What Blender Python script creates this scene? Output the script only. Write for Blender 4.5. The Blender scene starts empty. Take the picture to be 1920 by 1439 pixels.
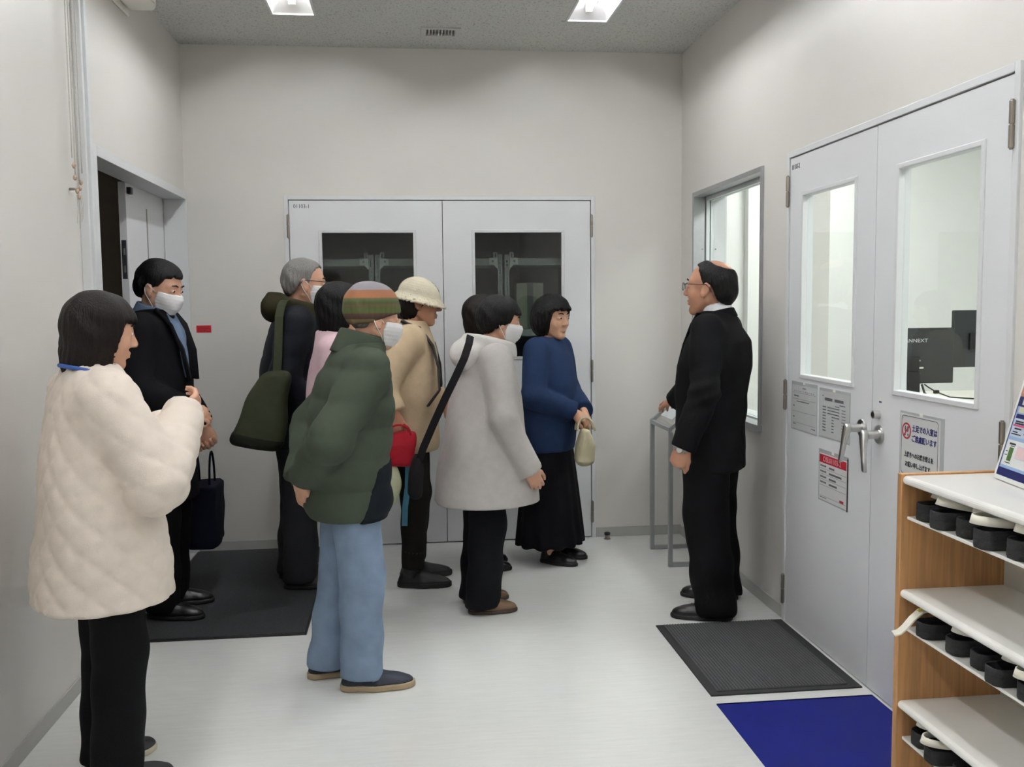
import bpy, bmesh, math, random
import numpy as np
from mathutils import Vector, Matrix

random.seed(7)
scn = bpy.context.scene
COL = scn.collection
# ------------------------------------------------------------------ camera, world, exposure
F_PX = 1772.0
CAM = Vector((0.0, 0.0, 1.5))
YAW, PITCH, ROLL = 0.1114, -0.0823, -0.0107
_f = Vector((math.sin(YAW) * math.cos(PITCH), math.cos(YAW) * math.cos(PITCH), math.sin(PITCH)))
_r = Vector((math.cos(YAW), -math.sin(YAW), 0))
_u = _r.cross(_f)
_r2 = math.cos(ROLL) * _r + math.sin(ROLL) * _u
_u2 = -math.sin(ROLL) * _r + math.cos(ROLL) * _u
cam_d = bpy.data.cameras.new('camera')
cam = bpy.data.objects.new('camera', cam_d)
COL.objects.link(cam)
cam_d.sensor_fit = 'HORIZONTAL'
cam_d.sensor_width = 36.0
cam_d.lens = F_PX / 1920.0 * 36.0
cam_d.clip_start = 0.05
cam.matrix_world = Matrix(((_r2.x, _u2.x, -_f.x, CAM.x), (_r2.y, _u2.y, -_f.y, CAM.y), (_r2.z, _u2.z, -_f.z, CAM.z), (0, 0, 0, 1)))
scn.camera = cam
w = bpy.data.worlds.new('world')
scn.world = w
w.use_nodes = True
w.node_tree.nodes['Background'].inputs[0].default_value = (0.02, 0.02, 0.02, 1)
scn.view_settings.view_transform = 'Standard'
scn.view_settings.look = 'None'
scn.view_settings.gamma = 1.0
scn.view_settings.exposure = 0.93
TUBE_W = 36.0          # radiance of the hall's fluorescent tubes
OFFICE_W = 11.5        # radiance of the office's ceiling lamps
scn.cycles.max_bounces = 8
scn.cycles.diffuse_bounces = 5

# ------------------------------------------------------------------ dimensions of the place (metres)
XR, XL, YB, ZC, DT = 1.76, -1.303, 5.926, 3.066, 2.155
YF = -2.6      # wall behind the camera


# ------------------------------------------------------------------ materials
def lin(c):
    return tuple(((v / 255.0) / 12.92 if v / 255.0 <= 0.04045 else ((v / 255.0 + 0.055) / 1.055) ** 2.4) for v in c)


MATS = {}


def mat(name, rgb, rough=0.5, metal=0.0, var=0.0, vscale=8.0, bump=0.0, bscale=60.0, spec=0.5, stretch=(1, 1, 1), sheen=0.0, coat=0.0, emit=None):
    if name in MATS:
        return MATS[name]
    m = bpy.data.materials.new(name)
    m.use_nodes = True
    nt = m.node_tree
    b = nt.nodes['Principled BSDF']
    c = lin(rgb)
    b.inputs['Base Color'].default_value = (*c, 1)
    b.inputs['Roughness'].default_value = rough
    b.inputs['Metallic'].default_value = metal
    b.inputs['Specular IOR Level'].default_value = spec
    b.inputs['Sheen Weight'].default_value = sheen
    b.inputs['Coat Weight'].default_value = coat
    if emit:
        b.inputs['Emission Color'].default_value = (*lin(emit[0]), 1)
        b.inputs['Emission Strength'].default_value = emit[1]
    if var or bump:
        tc = nt.nodes.new('ShaderNodeTexCoord')
        mp = nt.nodes.new('ShaderNodeMapping')
        mp.inputs['Scale'].default_value = stretch
        nt.links.new(tc.outputs['Object'], mp.inputs[0])
    if var:
        n = nt.nodes.new('ShaderNodeTexNoise')
        n.inputs['Scale'].default_value = vscale
        n.inputs['Detail'].default_value = 5
        nt.links.new(mp.outputs[0], n.inputs[0])
        r = nt.nodes.new('ShaderNodeValToRGB')
        r.color_ramp.elements[0].position = 0.3
        r.color_ramp.elements[1].position = 0.7
        r.color_ramp.elements[0].color = (*[v * (1 - var) for v in c], 1)
        r.color_ramp.elements[1].color = (*[min(1, v * (1 + var)) for v in c], 1)
        nt.links.new(n.outputs[0], r.inputs[0])
        nt.links.new(r.outputs[0], b.inputs['Base Color'])
    if bump:
        n2 = nt.nodes.new('ShaderNodeTexNoise')
        n2.inputs['Scale'].default_value = bscale
        n2.inputs['Detail'].default_value = 4
        nt.links.new(mp.outputs[0], n2.inputs[0])
        bp = nt.nodes.new('ShaderNodeBump')
        bp.inputs['Strength'].default_value = bump
        bp.inputs['Distance'].default_value = 0.01
        nt.links.new(n2.outputs[0], bp.inputs['Height'])
        nt.links.new(bp.outputs[0], b.inputs['Normal'])
    MATS[name] = m
    return m


def mat_glass(name, tint=(250, 252, 251), ior=1.5):
    m = bpy.data.materials.new(name)
    m.use_nodes = True
    nt = m.node_tree
    nt.nodes.remove(nt.nodes['Principled BSDF'])
    out = nt.nodes['Material Output']
    t = nt.nodes.new('ShaderNodeBsdfTransparent')
    t.inputs[0].default_value = (*lin(tint), 1)
    g = nt.nodes.new('ShaderNodeBsdfGlossy')
    g.inputs['Roughness'].default_value = 0.02
    fr = nt.nodes.new('ShaderNodeFresnel')
    fr.inputs[0].default_value = ior
    mx = nt.nodes.new('ShaderNodeMixShader')
    ge = nt.nodes.new('ShaderNodeNewGeometry')      # the pane's inner face adds no second reflection
    iv = nt.nodes.new('ShaderNodeMath'); iv.operation = 'SUBTRACT'; iv.inputs[0].default_value = 1.0
    ml = nt.nodes.new('ShaderNodeMath'); ml.operation = 'MULTIPLY'
    nt.links.new(ge.outputs['Backfacing'], iv.inputs[1])
    nt.links.new(iv.outputs[0], ml.inputs[0])
    nt.links.new(fr.outputs[0], ml.inputs[1])
    nt.links.new(ml.outputs[0], mx.inputs[0])
    nt.links.new(t.outputs[0], mx.inputs[1])
    nt.links.new(g.outputs[0], mx.inputs[2])
    nt.links.new(mx.outputs[0], out.inputs[0])
    MATS[name] = m
    return m


M_WALL = mat('wall_paint', (214, 211, 206), 0.40, var=0.015, vscale=3, bump=0.05, bscale=180, spec=0.35)
M_DOOR = mat('door_paint', (220, 222, 224), 0.35, var=0.01, vscale=4, bump=0.03, bscale=150)
M_TRIM = mat('trim_paint', (214, 216, 217), 0.4, var=0.01, vscale=6)
M_BASE = mat('skirting_vinyl', (176, 176, 172), 0.45, var=0.03, vscale=10)
M_STEEL = mat('hinge_steel', (150, 143, 134), 0.3, 1.0, var=0.1, vscale=40, stretch=(1, 1, 0.1))
M_CHROME = mat('brushed_chrome', (205, 205, 203), 0.28, 1.0, var=0.06, vscale=60)
M_ALU = mat('aluminium', (172, 174, 176), 0.38, 0.85, var=0.04, vscale=30)
M_BLACK = mat('black_plastic', (24, 24, 25), 0.45, var=0.1, vscale=20)
M_WHITE = mat('white_plastic', (226, 224, 214), 0.4, var=0.02, vscale=12)
M_GAP = mat('gap_seal', (38, 38, 38), 0.7, var=0.05)
M_PRINT = mat('print_black', (38, 40, 48), 0.6, var=0.02)
M_GLASS = mat_glass('clear_glass')


def mat_ceiling():
    m = mat('ceiling_board', (150, 151, 147), 0.9, spec=0.1)
    nt = m.node_tree
    b = nt.nodes['Principled BSDF']
    tc = nt.nodes.new('ShaderNodeTexCoord')
    mp = nt.nodes.new('ShaderNodeMapping')
    mp.inputs['Scale'].default_value = (1.0, 0.55, 1)
    nt.links.new(tc.outputs['Object'], mp.inputs[0])
    n = nt.nodes.new('ShaderNodeTexNoise')
    n.inputs['Scale'].default_value = 105
    n.inputs['Detail'].default_value = 2.5
    n.inputs['Distortion'].default_value = 1.2
    nt.links.new(mp.outputs[0], n.inputs[0])
    r = nt.nodes.new('ShaderNodeValToRGB')
    r.color_ramp.elements[0].position = 0.30
    r.color_ramp.elements[1].position = 0.46
    r.color_ramp.elements[0].color = (*lin((158, 158, 153)), 1)
    r.color_ramp.elements[1].color = (*lin((204, 205, 201)), 1)
    nt.links.new(n.outputs[0], r.inputs[0])
    nt.links.new(r.outputs[0], b.inputs['Base Color'])
    bp = nt.nodes.new('ShaderNodeBump')
    bp.inputs['Strength'].default_value = 0.5
    bp.inputs['Distance'].default_value = 0.004
    nt.links.new(r.outputs[0], bp.inputs['Height'])
    nt.links.new(bp.outputs[0], b.inputs['Normal'])
    return m


def mat_floor():
    m = mat('floor_vinyl', (206, 208, 204), 0.2, spec=0.5)
    nt = m.node_tree
    b = nt.nodes['Principled BSDF']
    tc = nt.nodes.new('ShaderNodeTexCoord')
    mp = nt.nodes.new('ShaderNodeMapping')
    mp.inputs['Scale'].default_value = (1.2, 14.0, 1)
    nt.links.new(tc.outputs['Object'], mp.inputs[0])
    n = nt.nodes.new('ShaderNodeTexNoise')
    n.inputs['Scale'].default_value = 5
    n.inputs['Detail'].default_value = 7
    n.inputs['Roughness'].default_value = 0.65
    nt.links.new(mp.outputs[0], n.inputs[0])
    r = nt.nodes.new('ShaderNodeValToRGB')
    r.color_ramp.elements[0].position = 0.25
    r.color_ramp.elements[1].position = 0.7
    r.color_ramp.elements[0].color = (*lin((222, 224, 221)), 1)
    r.color_ramp.elements[1].color = (*lin((234, 235, 232)), 1)
    nt.links.new(n.outputs[0], r.inputs[0])
    nt.links.new(r.outputs[0], b.inputs['Base Color'])
    n2 = nt.nodes.new('ShaderNodeTexNoise')
    n2.inputs['Scale'].default_value = 2.0
    n2.inputs['Detail'].default_value = 3
    nt.links.new(tc.outputs['Object'], n2.inputs[0])
    mr = nt.nodes.new('ShaderNodeMapRange')
    mr.inputs['To Min'].default_value = 0.07
    mr.inputs['To Max'].default_value = 0.14
    nt.links.new(n2.outputs[0], mr.inputs[0])
    nt.links.new(mr.outputs[0], b.inputs['Roughness'])
    bp = nt.nodes.new('ShaderNodeBump')
    bp.inputs['Strength'].default_value = 0.03
    bp.inputs['Distance'].default_value = 0.004
    nt.links.new(n.outputs[0], bp.inputs['Height'])
    nt.links.new(bp.outputs[0], b.inputs['Normal'])
    return m


def mat_wood(name, rgb):
    m = mat(name, rgb, 0.5)
    nt = m.node_tree
    b = nt.nodes['Principled BSDF']
    tc = nt.nodes.new('ShaderNodeTexCoord')
    mp = nt.nodes.new('ShaderNodeMapping')
    mp.inputs['Scale'].default_value = (14, 14, 0.7)
    nt.links.new(tc.outputs['Object'], mp.inputs[0])
    n = nt.nodes.new('ShaderNodeTexNoise')
    n.inputs['Scale'].default_value = 5
    n.inputs['Detail'].default_value = 8
    n.inputs['Distortion'].default_value = 0.6
    nt.links.new(mp.outputs[0], n.inputs[0])
    r = nt.nodes.new('ShaderNodeValToRGB')
    c = lin(rgb)
    r.color_ramp.elements[0].position = 0.3
    r.color_ramp.elements[1].position = 0.7
    r.color_ramp.elements[0].color = (*[v * 0.72 for v in c], 1)
    r.color_ramp.elements[1].color = (*[v * 1.15 for v in c], 1)
    nt.links.new(n.outputs[0], r.inputs[0])
    nt.links.new(r.outputs[0], b.inputs['Base Color'])
    bp = nt.nodes.new('ShaderNodeBump')
    bp.inputs['Strength'].default_value = 0.08
    bp.inputs['Distance'].default_value = 0.003
    nt.links.new(n.outputs[0], bp.inputs['Height'])
    nt.links.new(bp.outputs[0], b.inputs['Normal'])
    return m


# ------------------------------------------------------------------ object helpers
def tag(o, label=None, cat=None, group=None, kind=None):
    if label: o['label'] = label
    if cat: o['category'] = cat
    if group: o['group'] = group
    if kind: o['kind'] = kind
    return o


def link(o, parent=None):
    COL.objects.link(o)
    if parent is not None:
        o.parent = parent
    return o


def thing(name, loc, label, cat, rz=0.0, group=None):
    o = bpy.data.objects.new(name, None)
    o.empty_display_size = 0.1
    o.location = loc
    o.rotation_euler = (0, 0, rz)
    link(o)
    return tag(o, label, cat, group)


def obj(name, bm, m, parent=None, smooth=False, label=None, kind=None):
    me = bpy.data.meshes.new(name)
    bmesh.ops.recalc_face_normals(bm, faces=bm.faces[:])
    bm.to_mesh(me)
    bm.free()
    if smooth:
        me.polygons.foreach_set('use_smooth', [True] * len(me.polygons))
    for mm in (m if isinstance(m, (list, tuple)) else [m]):
        me.materials.append(mm)
    o = bpy.data.objects.new(name, me)
    link(o, parent)
    return tag(o, label=label, kind=kind)


def struct(name, bm, m, smooth=False):
    return obj(name, bm, m, None, smooth, kind='structure')


def new():
    return bmesh.new()


def box(bm, lo, hi, bevel=0.0, seg=2):
    lo, hi = Vector(lo), Vector(hi)
    c = (lo + hi) / 2
    s = hi - lo
    r = bmesh.ops.create_cube(bm, size=1.0, matrix=Matrix.Translation(c) @ Matrix.Diagonal((abs(s.x), abs(s.y), abs(s.z), 1)))
    if bevel > 0:
        es = list({e for v in r['verts'] for e in v.link_edges})
        bmesh.ops.bevel(bm, geom=es, offset=bevel, segments=seg, profile=0.5, affect='EDGES')
    return bm


def bx(lo, hi, bevel=0.0, seg=2):
    return box(bmesh.new(), lo, hi, bevel, seg)


def frame_from(d):
    d = Vector(d).normalized()
    a = Vector((0, 0, 1)) if abs(d.z) < 0.9 else Vector((1, 0, 0))
    x = a.cross(d).normalized()
    y = d.cross(x)
    return x, y, d


def cyl(bm, p0, p1, r0, r1=None, seg=16, bevel=0.0):
    r1 = r0 if r1 is None else r1
    p0, p1 = Vector(p0), Vector(p1)
    x, y, d = frame_from(p1 - p0)
    rot = Matrix((x, y, d)).transposed().to_4x4()
    mtx = Matrix.Translation((p0 + p1) / 2) @ rot
    r = bmesh.ops.create_cone(bm, cap_ends=True, segments=seg, radius1=r0, radius2=r1, depth=(p1 - p0).length, matrix=mtx)
    if bevel > 0:
        es = [e for e in {e for v in r['verts'] for e in v.link_edges} if len(e.link_faces) == 2 and any(len(f.verts) > 4 for f in e.link_faces)]
        bmesh.ops.bevel(bm, geom=es, offset=bevel, segments=2, profile=0.5, affect='EDGES')
    return bm


def tube(bm, pts, r, seg=8):
    """round tube through a polyline"""
    pts = [Vector(p) for p in pts]
    rings = []
    px = None
    for i, p in enumerate(pts):
        d = (pts[min(i + 1, len(pts) - 1)] - pts[max(i - 1, 0)]).normalized()
        if px is None:
            x, y, _ = frame_from(d)
        else:
            x = (px - d * px.dot(d)).normalized()
            y = d.cross(x)
        px = x
        rr = r[i] if isinstance(r, (list, tuple)) else r
        rings.append([bm.verts.new(p + rr * (math.cos(2 * math.pi * k / seg) * x + math.sin(2 * math.pi * k / seg) * y)) for k in range(seg)])
    for a, b in zip(rings, rings[1:]):
        for k in range(seg):
            bm.faces.new((a[k], a[(k + 1) % seg], b[(k + 1) % seg], b[k]))
    bm.faces.new(rings[0][::-1])
    bm.faces.new(rings[-1])
    return bm


def prism(bm, poly, axis, a, b):
    """extrude a 2-D polygon along an axis (0,1,2) from a to b; poly coords are the two remaining axes in order"""
    def mk(u, v, t):
        c = [u, v]
        c.insert(axis, t)
        return bm.verts.new(c)
    A = [mk(u, v, a) for u, v in poly]
    B = [mk(u, v, b) for u, v in poly]
    n = len(poly)
    bm.faces.new(A[::-1])
    bm.faces.new(B)
    for i in range(n):
        bm.faces.new((A[i], A[(i + 1) % n], B[(i + 1) % n], B[i]))
    return bm


def slab(axis, t0, t1, u, v, holes=()):
    """slab between t0 and t1 along axis, spanning u x v (the two remaining axes in order) with rectangular holes (u0,u1,v0,v1)"""
    us = sorted({*u, *[h[0] for h in holes], *[h[1] for h in holes]})
    vs = sorted({*v, *[h[2] for h in holes], *[h[3] for h in holes]})
    us = [x for x in us if u[0] - 1e-9 <= x <= u[1] + 1e-9]
    vs = [x for x in vs if v[0] - 1e-9 <= x <= v[1] + 1e-9]
    bm = bmesh.new()
    cache = {}

    def V(i, j, t):
        k = (i, j, t)
        if k not in cache:
            c = [us[i], vs[j]]
            c.insert(axis, (t0, t1)[t])
            cache[k] = bm.verts.new(c)
        return cache[k]

    def solid(i, j):
        if not (0 <= i < len(us) - 1 and 0 <= j < len(vs) - 1):
            return False
        cu, cv = (us[i] + us[i + 1]) / 2, (vs[j] + vs[j + 1]) / 2
        return not any(h[0] < cu < h[1] and h[2] < cv < h[3] for h in holes)
    for i in range(len(us) - 1):
        for j in range(len(vs) - 1):
            if not solid(i, j):
                continue
            for t in (0, 1):
                bm.faces.new((V(i, j, t), V(i + 1, j, t), V(i + 1, j + 1, t), V(i, j + 1, t)))
            for (di, dj, a, b) in ((-1, 0, (i, j), (i, j + 1)), (1, 0, (i + 1, j), (i + 1, j + 1)), (0, -1, (i, j), (i + 1, j)), (0, 1, (i, j + 1), (i + 1, j + 1))):
                if not solid(i + di, j + dj):
                    bm.faces.new((V(*a, 0), V(*b, 0), V(*b, 1), V(*a, 1)))
    return bm


def text_mesh(name, body, size, origin, xdir, up, m, parent, width=None, height=None, bold=0.0, align='LEFT', depth=0.0004):
    """flat lettering as a thin mesh standing on a surface; xdir runs along the line, up is the letters' up"""
    c = bpy.data.curves.new(name, 'FONT')
    c.body = body
    c.size = size
    c.extrude = depth
    c.offset = bold
    c.resolution_u = 2
    t = bpy.data.objects.new(name, c)
    COL.objects.link(t)
    bpy.context.view_layer.update()
    me = bpy.data.meshes.new_from_object(t.evaluated_get(bpy.context.evaluated_depsgraph_get()))
    bpy.data.objects.remove(t)
    co = np.empty(len(me.vertices) * 3)
    me.vertices.foreach_get('co', co)
    co = co.reshape(-1, 3)
    lo, hi = co.min(0), co.max(0)
    sx = (width / (hi[0] - lo[0])) if width else 1.0
    sy = (height / (hi[1] - lo[1])) if height else sx
    x = (co[:, 0] - lo[0]) * sx
    if align == 'CENTER':
        x -= x.max() / 2
    y = (co[:, 1] - lo[1]) * sy
    X, U = np.array(Vector(xdir)), np.array(Vector(up))
    N = np.cross(X, U)
    wpos = np.array(Vector(origin)) + np.outer(x, X) + np.outer(y, U) + np.outer(co[:, 2], N)
    me.vertices.foreach_set('co', wpos.astype(np.float32).ravel())
    me.update()
    me.materials.clear()
    me.materials.append(m)
    me.name = name
    o = bpy.data.objects.new(name, me)
    return link(o, parent)


# ------------------------------------------------------------------ the room shell
T_R = 0.20     # thickness of the wall to the office
M_FLOOR = mat_floor()
M_CEIL = mat_ceiling()

struct('floor', bx((XL - 0.12, YF, -0.1), (XR + T_R, YB + 0.12, 0)), M_FLOOR)

LIGHTS = [(-0.675, -0.449), (0.918, 1.145)]
LIGHT_Y = [(4.06, 5.30), (2.20, 3.44), (0.34, 1.58), (-1.52, -0.28)]
VENT = (0.118, 0.345, 5.47, 5.655)
holes = [(a, b, c, d) for a, b in LIGHTS for c, d in LIGHT_Y] + [VENT]
struct('ceiling', slab(2, ZC, ZC + 0.02, (XL - 0.12, XR + T_R), (YF, YB + 0.12), holes), M_CEIL)

D_B = (-0.694, 1.173)       # back door opening
D_R = (2.594, 4.198)        # right door opening
W_R = (4.53, 5.655, 0.868, 2.166)   # right window
D_L = (4.262, 5.905)        # left opening
struct('wall_back', slab(1, YB, YB + 0.12, (XL - 0.12, XR + T_R), (0, ZC), [(D_B[0] - 0.0255, D_B[1] + 0.0255, 0, DT + 0.0255)]), M_WALL)
struct('wall_right', slab(0, XR, XR + T_R, (YF, YB), (0, ZC), [(D_R[0] - 0.0255, D_R[1] + 0.0255, 0, DT + 0.0255), W_R]), M_WALL)
struct('wall_left', slab(0, XL - 0.12, XL, (YF, YB), (0, ZC), [(D_L[0] - 0.0495, YB - 0.001, 0, DT + 0.0445)]), M_WALL)
struct('wall_front', bx((XL - 0.12, YF - 0.12, 0), (XR + T_R, YF, ZC)), M_WALL)

BH, BT = 0.062, 0.006
struct('baseboard_left', bx((XL, YF, 0), (XL + BT, D_L[0] - 0.055, BH), 0.002), M_BASE)
b = new()
box(b, (XL, YB - BT, 0), (D_B[0] - 0.028, YB, BH), 0.002)
box(b, (D_B[1] + 0.028, YB - BT, 0), (XR, YB, BH), 0.002)
struct('baseboard_back', b, M_BASE)
b = new()
box(b, (XR - BT, D_R[1] + 0.03, 0), (XR, YB - BT, BH), 0.002)
box(b, (XR - BT, YF, 0), (XR, D_R[0] - 0.03, BH), 0.002)
struct('baseboard_right', b, M_BASE)


# ------------------------------------------------------------------ double doors
def hinge(parent, p, axis_out, h=0.135, r=0.0085):
    """barrel hinge with two knuckles and a leaf plate"""
    b = new()
    p = Vector(p)
    o = Vector(axis_out)
    c = p + o * r * 0.6
    cyl(b, c - Vector((0, 0, h / 2)), c - Vector((0, 0, 0.002)), r, seg=12, bevel=0.0015)
    cyl(b, c + Vector((0, 0, 0.002)), c + Vector((0, 0, h / 2)), r, seg=12, bevel=0.0015)
    cyl(b, c - Vector((0, 0, h / 2 + 0.004)), c + Vector((0, 0, h / 2 + 0.004)), r * 0.6, seg=10)
    return obj('hinge', b, M_STEEL, parent)


M_GLASS_D = mat_glass('dark_room_glass', (225, 230, 228), 1.75)


def door_pair(name, axis, face, out, u0, u1, glass, zrange, hinge_z, glass_mat, leaf_t=0.04):
    """axis: direction the leaves run (0 = x, 1 = y); face: coordinate of the wall face; out: sign of the room side; glass: two (u0,u1) panes"""
    root = bpy.data.objects.new(name, None)
    link(root)
    tag(root, kind='structure')

    def P(u, n, z):       # u along the wall, n out of the wall (towards the hall)
        return (u, face + out * n, z) if axis == 0 else (face + out * n, u, z)

    def B(bm, ua, ub, na, nb, za, zb, bev=0.0):
        a, c = Vector(P(ua, na, za)), Vector(P(ub, nb, zb))
        return box(bm, (min(a.x, c.x), min(a.y, c.y), za), (max(a.x, c.x), max(a.y, c.y), zb), bev)
    FW = 0.026
    fr = new()
    B(fr, u0 - FW, u0, -0.11, 0.010, 0, DT + FW, 0.002)
    B(fr, u1, u1 + FW, -0.11, 0.010, 0, DT + FW, 0.002)
    B(fr, u0, u1, -0.11, 0.010, DT, DT + FW, 0.002)
    obj('door_frame', fr, M_TRIM, root)
    st = new()      # dark rebate behind the gaps
    B(st, u0, u0 + 0.02, -0.07, -0.045, 0, DT)
    B(st, u1 - 0.02, u1, -0.07, -0.045, 0, DT)
    B(st, u0, u1, -0.07, -0.045, DT - 0.02, DT)
    obj('door_seal', st, M_GAP, root)
    um = (u0 + u1) / 2
    G = 0.005
    leaves = []
    for k, (a, c) in enumerate(((u0 + G, um - 0.002), (um + 0.002, u1 - G))):
        g0, g1 = glass[k]
        gz0, gz1 = zrange
        if axis == 0:
            s = slab(1, *sorted((face + out * 0.004, face - out * leaf_t)), (a, c), (0.008, DT - G), [(g0, g1, gz0, gz1)])
        else:
            s = slab(0, *sorted((face + out * 0.004, face - out * leaf_t)), (a, c), (0.008, DT - G), [(g0, g1, gz0, gz1)])
        lf = obj('door_leaf', s, M_DOOR, root)
        leaves.append(lf)
        bd = new()
        W = 0.016
        for na, nb in ((0.0035, 0.010),):
            B(bd, g0 - W, g0 + 0.003, na - 0.02, nb, gz0 - W, gz1 + W, 0.003)
            B(bd, g1 - 0.003, g1 + W, na - 0.02, nb, gz0 - W, gz1 + W, 0.003)
            B(bd, g0, g1, na - 0.02, nb, gz0 - W, gz0 + 0.003, 0.003)
            B(bd, g0, g1, na - 0.02, nb, gz1 - 0.003, gz1 + W, 0.003)
        obj('glazing_bead', bd, M_TRIM, lf)
        gl = new()
        B(gl, g0, g1, -0.022, -0.016, gz0, gz1)
        obj('pane', gl, glass_mat, lf)
    for z in hinge_z:
        for u in (u0 - 0.002, u1 + 0.002):
            hinge(root, P(u, 0.010, z), Vector(P(0, 1, 0)) - Vector(P(0, 0, 0)))
    return root, leaves


door_b, leaves_b = door_pair('door_2', 0, YB, -1, D_B[0], D_B[1], ((-0.500, 0.060), (0.436, 0.987)), (1.175, 1.957), (1.995, 1.08, 0.17), M_GLASS_D)
text_mesh('door_number', '01103-1', 0.03, (-0.663, YB - 0.0046, 2.104), (1, 0, 0), (0, 0, 1), M_PRINT, leaves_b[0], width=0.093, height=0.024)
door_r, leaves_r = door_pair('door_3', 1, XR, -1, D_R[0], D_R[1], ((2.742, 3.232), (3.560, 4.050)), (1.178, 1.972), (2.005, 1.075, 0.155), M_GLASS)
text_mesh('door_number', '01103-2', 0.03, (XR - 0.0046, 4.178, 2.098), (0, -1, 0), (0, 0, 1), M_PRINT, leaves_r[1], width=0.083, height=0.022)


# lever handles, lock and small sticker on the right-hand door
def lever(parent, y, z, tilt):
    r = new()
    cyl(r, (XR - 0.004, y, z), (XR - 0.013, y, z), 0.036, 0.034, 28, 0.002)
    ro = obj('handle_rose', r, M_CHROME, parent, smooth=False)
    n = new()
    cyl(n, (XR - 0.012, y, z), (XR - 0.062, y, z), 0.017, 0.0155, 20, 0.002)
    obj('handle_neck', n, M_CHROME, ro, smooth=True)
    g = new()
    secs = []
    for t, hw, th in ((-0.018, 0.012, 0.012), (-0.006, 0.017, 0.014), (0.02, 0.0165, 0.0125), (0.05, 0.0135, 0.010), (0.09, 0.0115, 0.0085), (0.13, 0.0125, 0.0075), (0.134, 0.010, 0.005)):
        cx = XR - 0.066 - 0.016 * min(1, max(0, t / 0.13)) ** 0.7
        cy = y + tilt * max(0, t)
        secs.append([g.verts.new((cx + th * math.copysign(abs(math.cos(a)) ** 0.6, math.cos(a)), cy + hw * math.copysign(abs(math.sin(a)) ** 0.6, math.sin(a)), z - t)) for a in [2 * math.pi * (k + 0.5) / 16 for k in range(16)]])
    for a, c in zip(secs, secs[1:]):
        for k in range(16):
            g.faces.new((a[k], a[(k + 1) % 16], c[(k + 1) % 16], c[k]))
    g.faces.new(secs[0]); g.faces.new(secs[-1])
    obj('lever_grip', g, M_CHROME, ro, smooth=True)


lever(leaves_r[1], 3.468, 1.012, 0.16)
lever(leaves_r[0], 3.335, 1.004, -0.30)
b = new()
cyl(b, (XR - 0.004, 3.343, 1.079), (XR - 0.030, 3.343, 1.079), 0.0165, 0.0155, 24, 0.0015)
lk = obj('lock_cylinder', b, M_CHROME, leaves_r[0])
b = new()
cyl(b, (XR - 0.0302, 3.343, 1.079), (XR - 0.0315, 3.343, 1.079), 0.011, 0.010, 20)
box(b, (XR - 0.0325, 3.3415, 1.071), (XR - 0.031, 3.3445, 1.087))
obj('keyhole', b, M_BLACK, lk)
st = obj('sticker', bx((XR - 0.0052, 3.323, 1.122), (XR - 0.004, 3.343, 1.146)), M_WHITE, leaves_r[0])
obj('sticker_stripe', bx((XR - 0.0057, 3.324, 1.124), (XR - 0.005, 3.342, 1.130)), mat('stripe_blue', (58, 66, 110), 0.5), st)

# ------------------------------------------------------------------ left door opening
dl = bpy.data.objects.new('door_1', None)
link(dl)
tag(dl, kind='structure')
b = new()
box(b, (XL - 0.12, D_L[0] - 0.05, 0), (XL + 0.012, D_L[0], DT + 0.045), 0.002)
box(b, (XL - 0.12, D_L[1], 0), (XL + 0.012, D_L[1] + 0.018, DT + 0.045), 0.002)
box(b, (XL - 0.12, D_L[0], DT), (XL + 0.012, D_L[1], DT + 0.045), 0.002)
obj('door_frame', b, M_TRIM, dl)
b = new()
box(b, (XL - 0.158, 5.14, 0.008), (XL - 0.122, 5.93, DT + 0.004))
lf = obj('door_leaf', b, M_DOOR, dl)
b = new()
box(b, (XL - 0.1222, 5.525, 1.02), (XL - 0.1208, 5.545, 2.06))
obj('groove', b, mat('groove_grey', (140, 140, 138), 0.5), lf)
obj('closer_shoe', bx((XL - 0.1219, 5.16, 2.10), (XL - 0.100, 5.20, 2.135), 0.003), M_BLACK, lf)
b = new()
box(b, (XL - 0.152, 5.1385, 1.66), (XL - 0.128, 5.1398, 1.86), 0.0)
fp = obj('flush_bolt_plate', b, mat('bolt_plate', (86, 88, 94), 0.4, 0.8), lf)
for z in (1.80, 1.71):
    obj('flush_bolt', bx((XL - 0.145, 5.1365, z - 0.018), (XL - 0.135, 5.1386, z + 0.018), 0.001), M_CHROME, fp)

# vertical guide rail and cover strips beside the opening
b = new()
box(b, (XL, 4.045, 0), (XL + 0.035, 4.065, ZC), 0.002)
box(b, (XL, 4.105, 0), (XL + 0.035, 4.122, ZC), 0.002)
box(b, (XL, 4.065, 0), (XL + 0.022, 4.105, ZC), 0.0)
struct('trim_1', b, M_TRIM)
struct('trim_2', bx((XL, 4.138, 0), (XL + 0.014, 4.208, ZC), 0.003), M_TRIM)
struct('trim_3', bx((XL, 4.123, 0), (XL + 0.004, 4.137, ZC)), mat('seal_grey', (120, 121, 120), 0.6))

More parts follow.
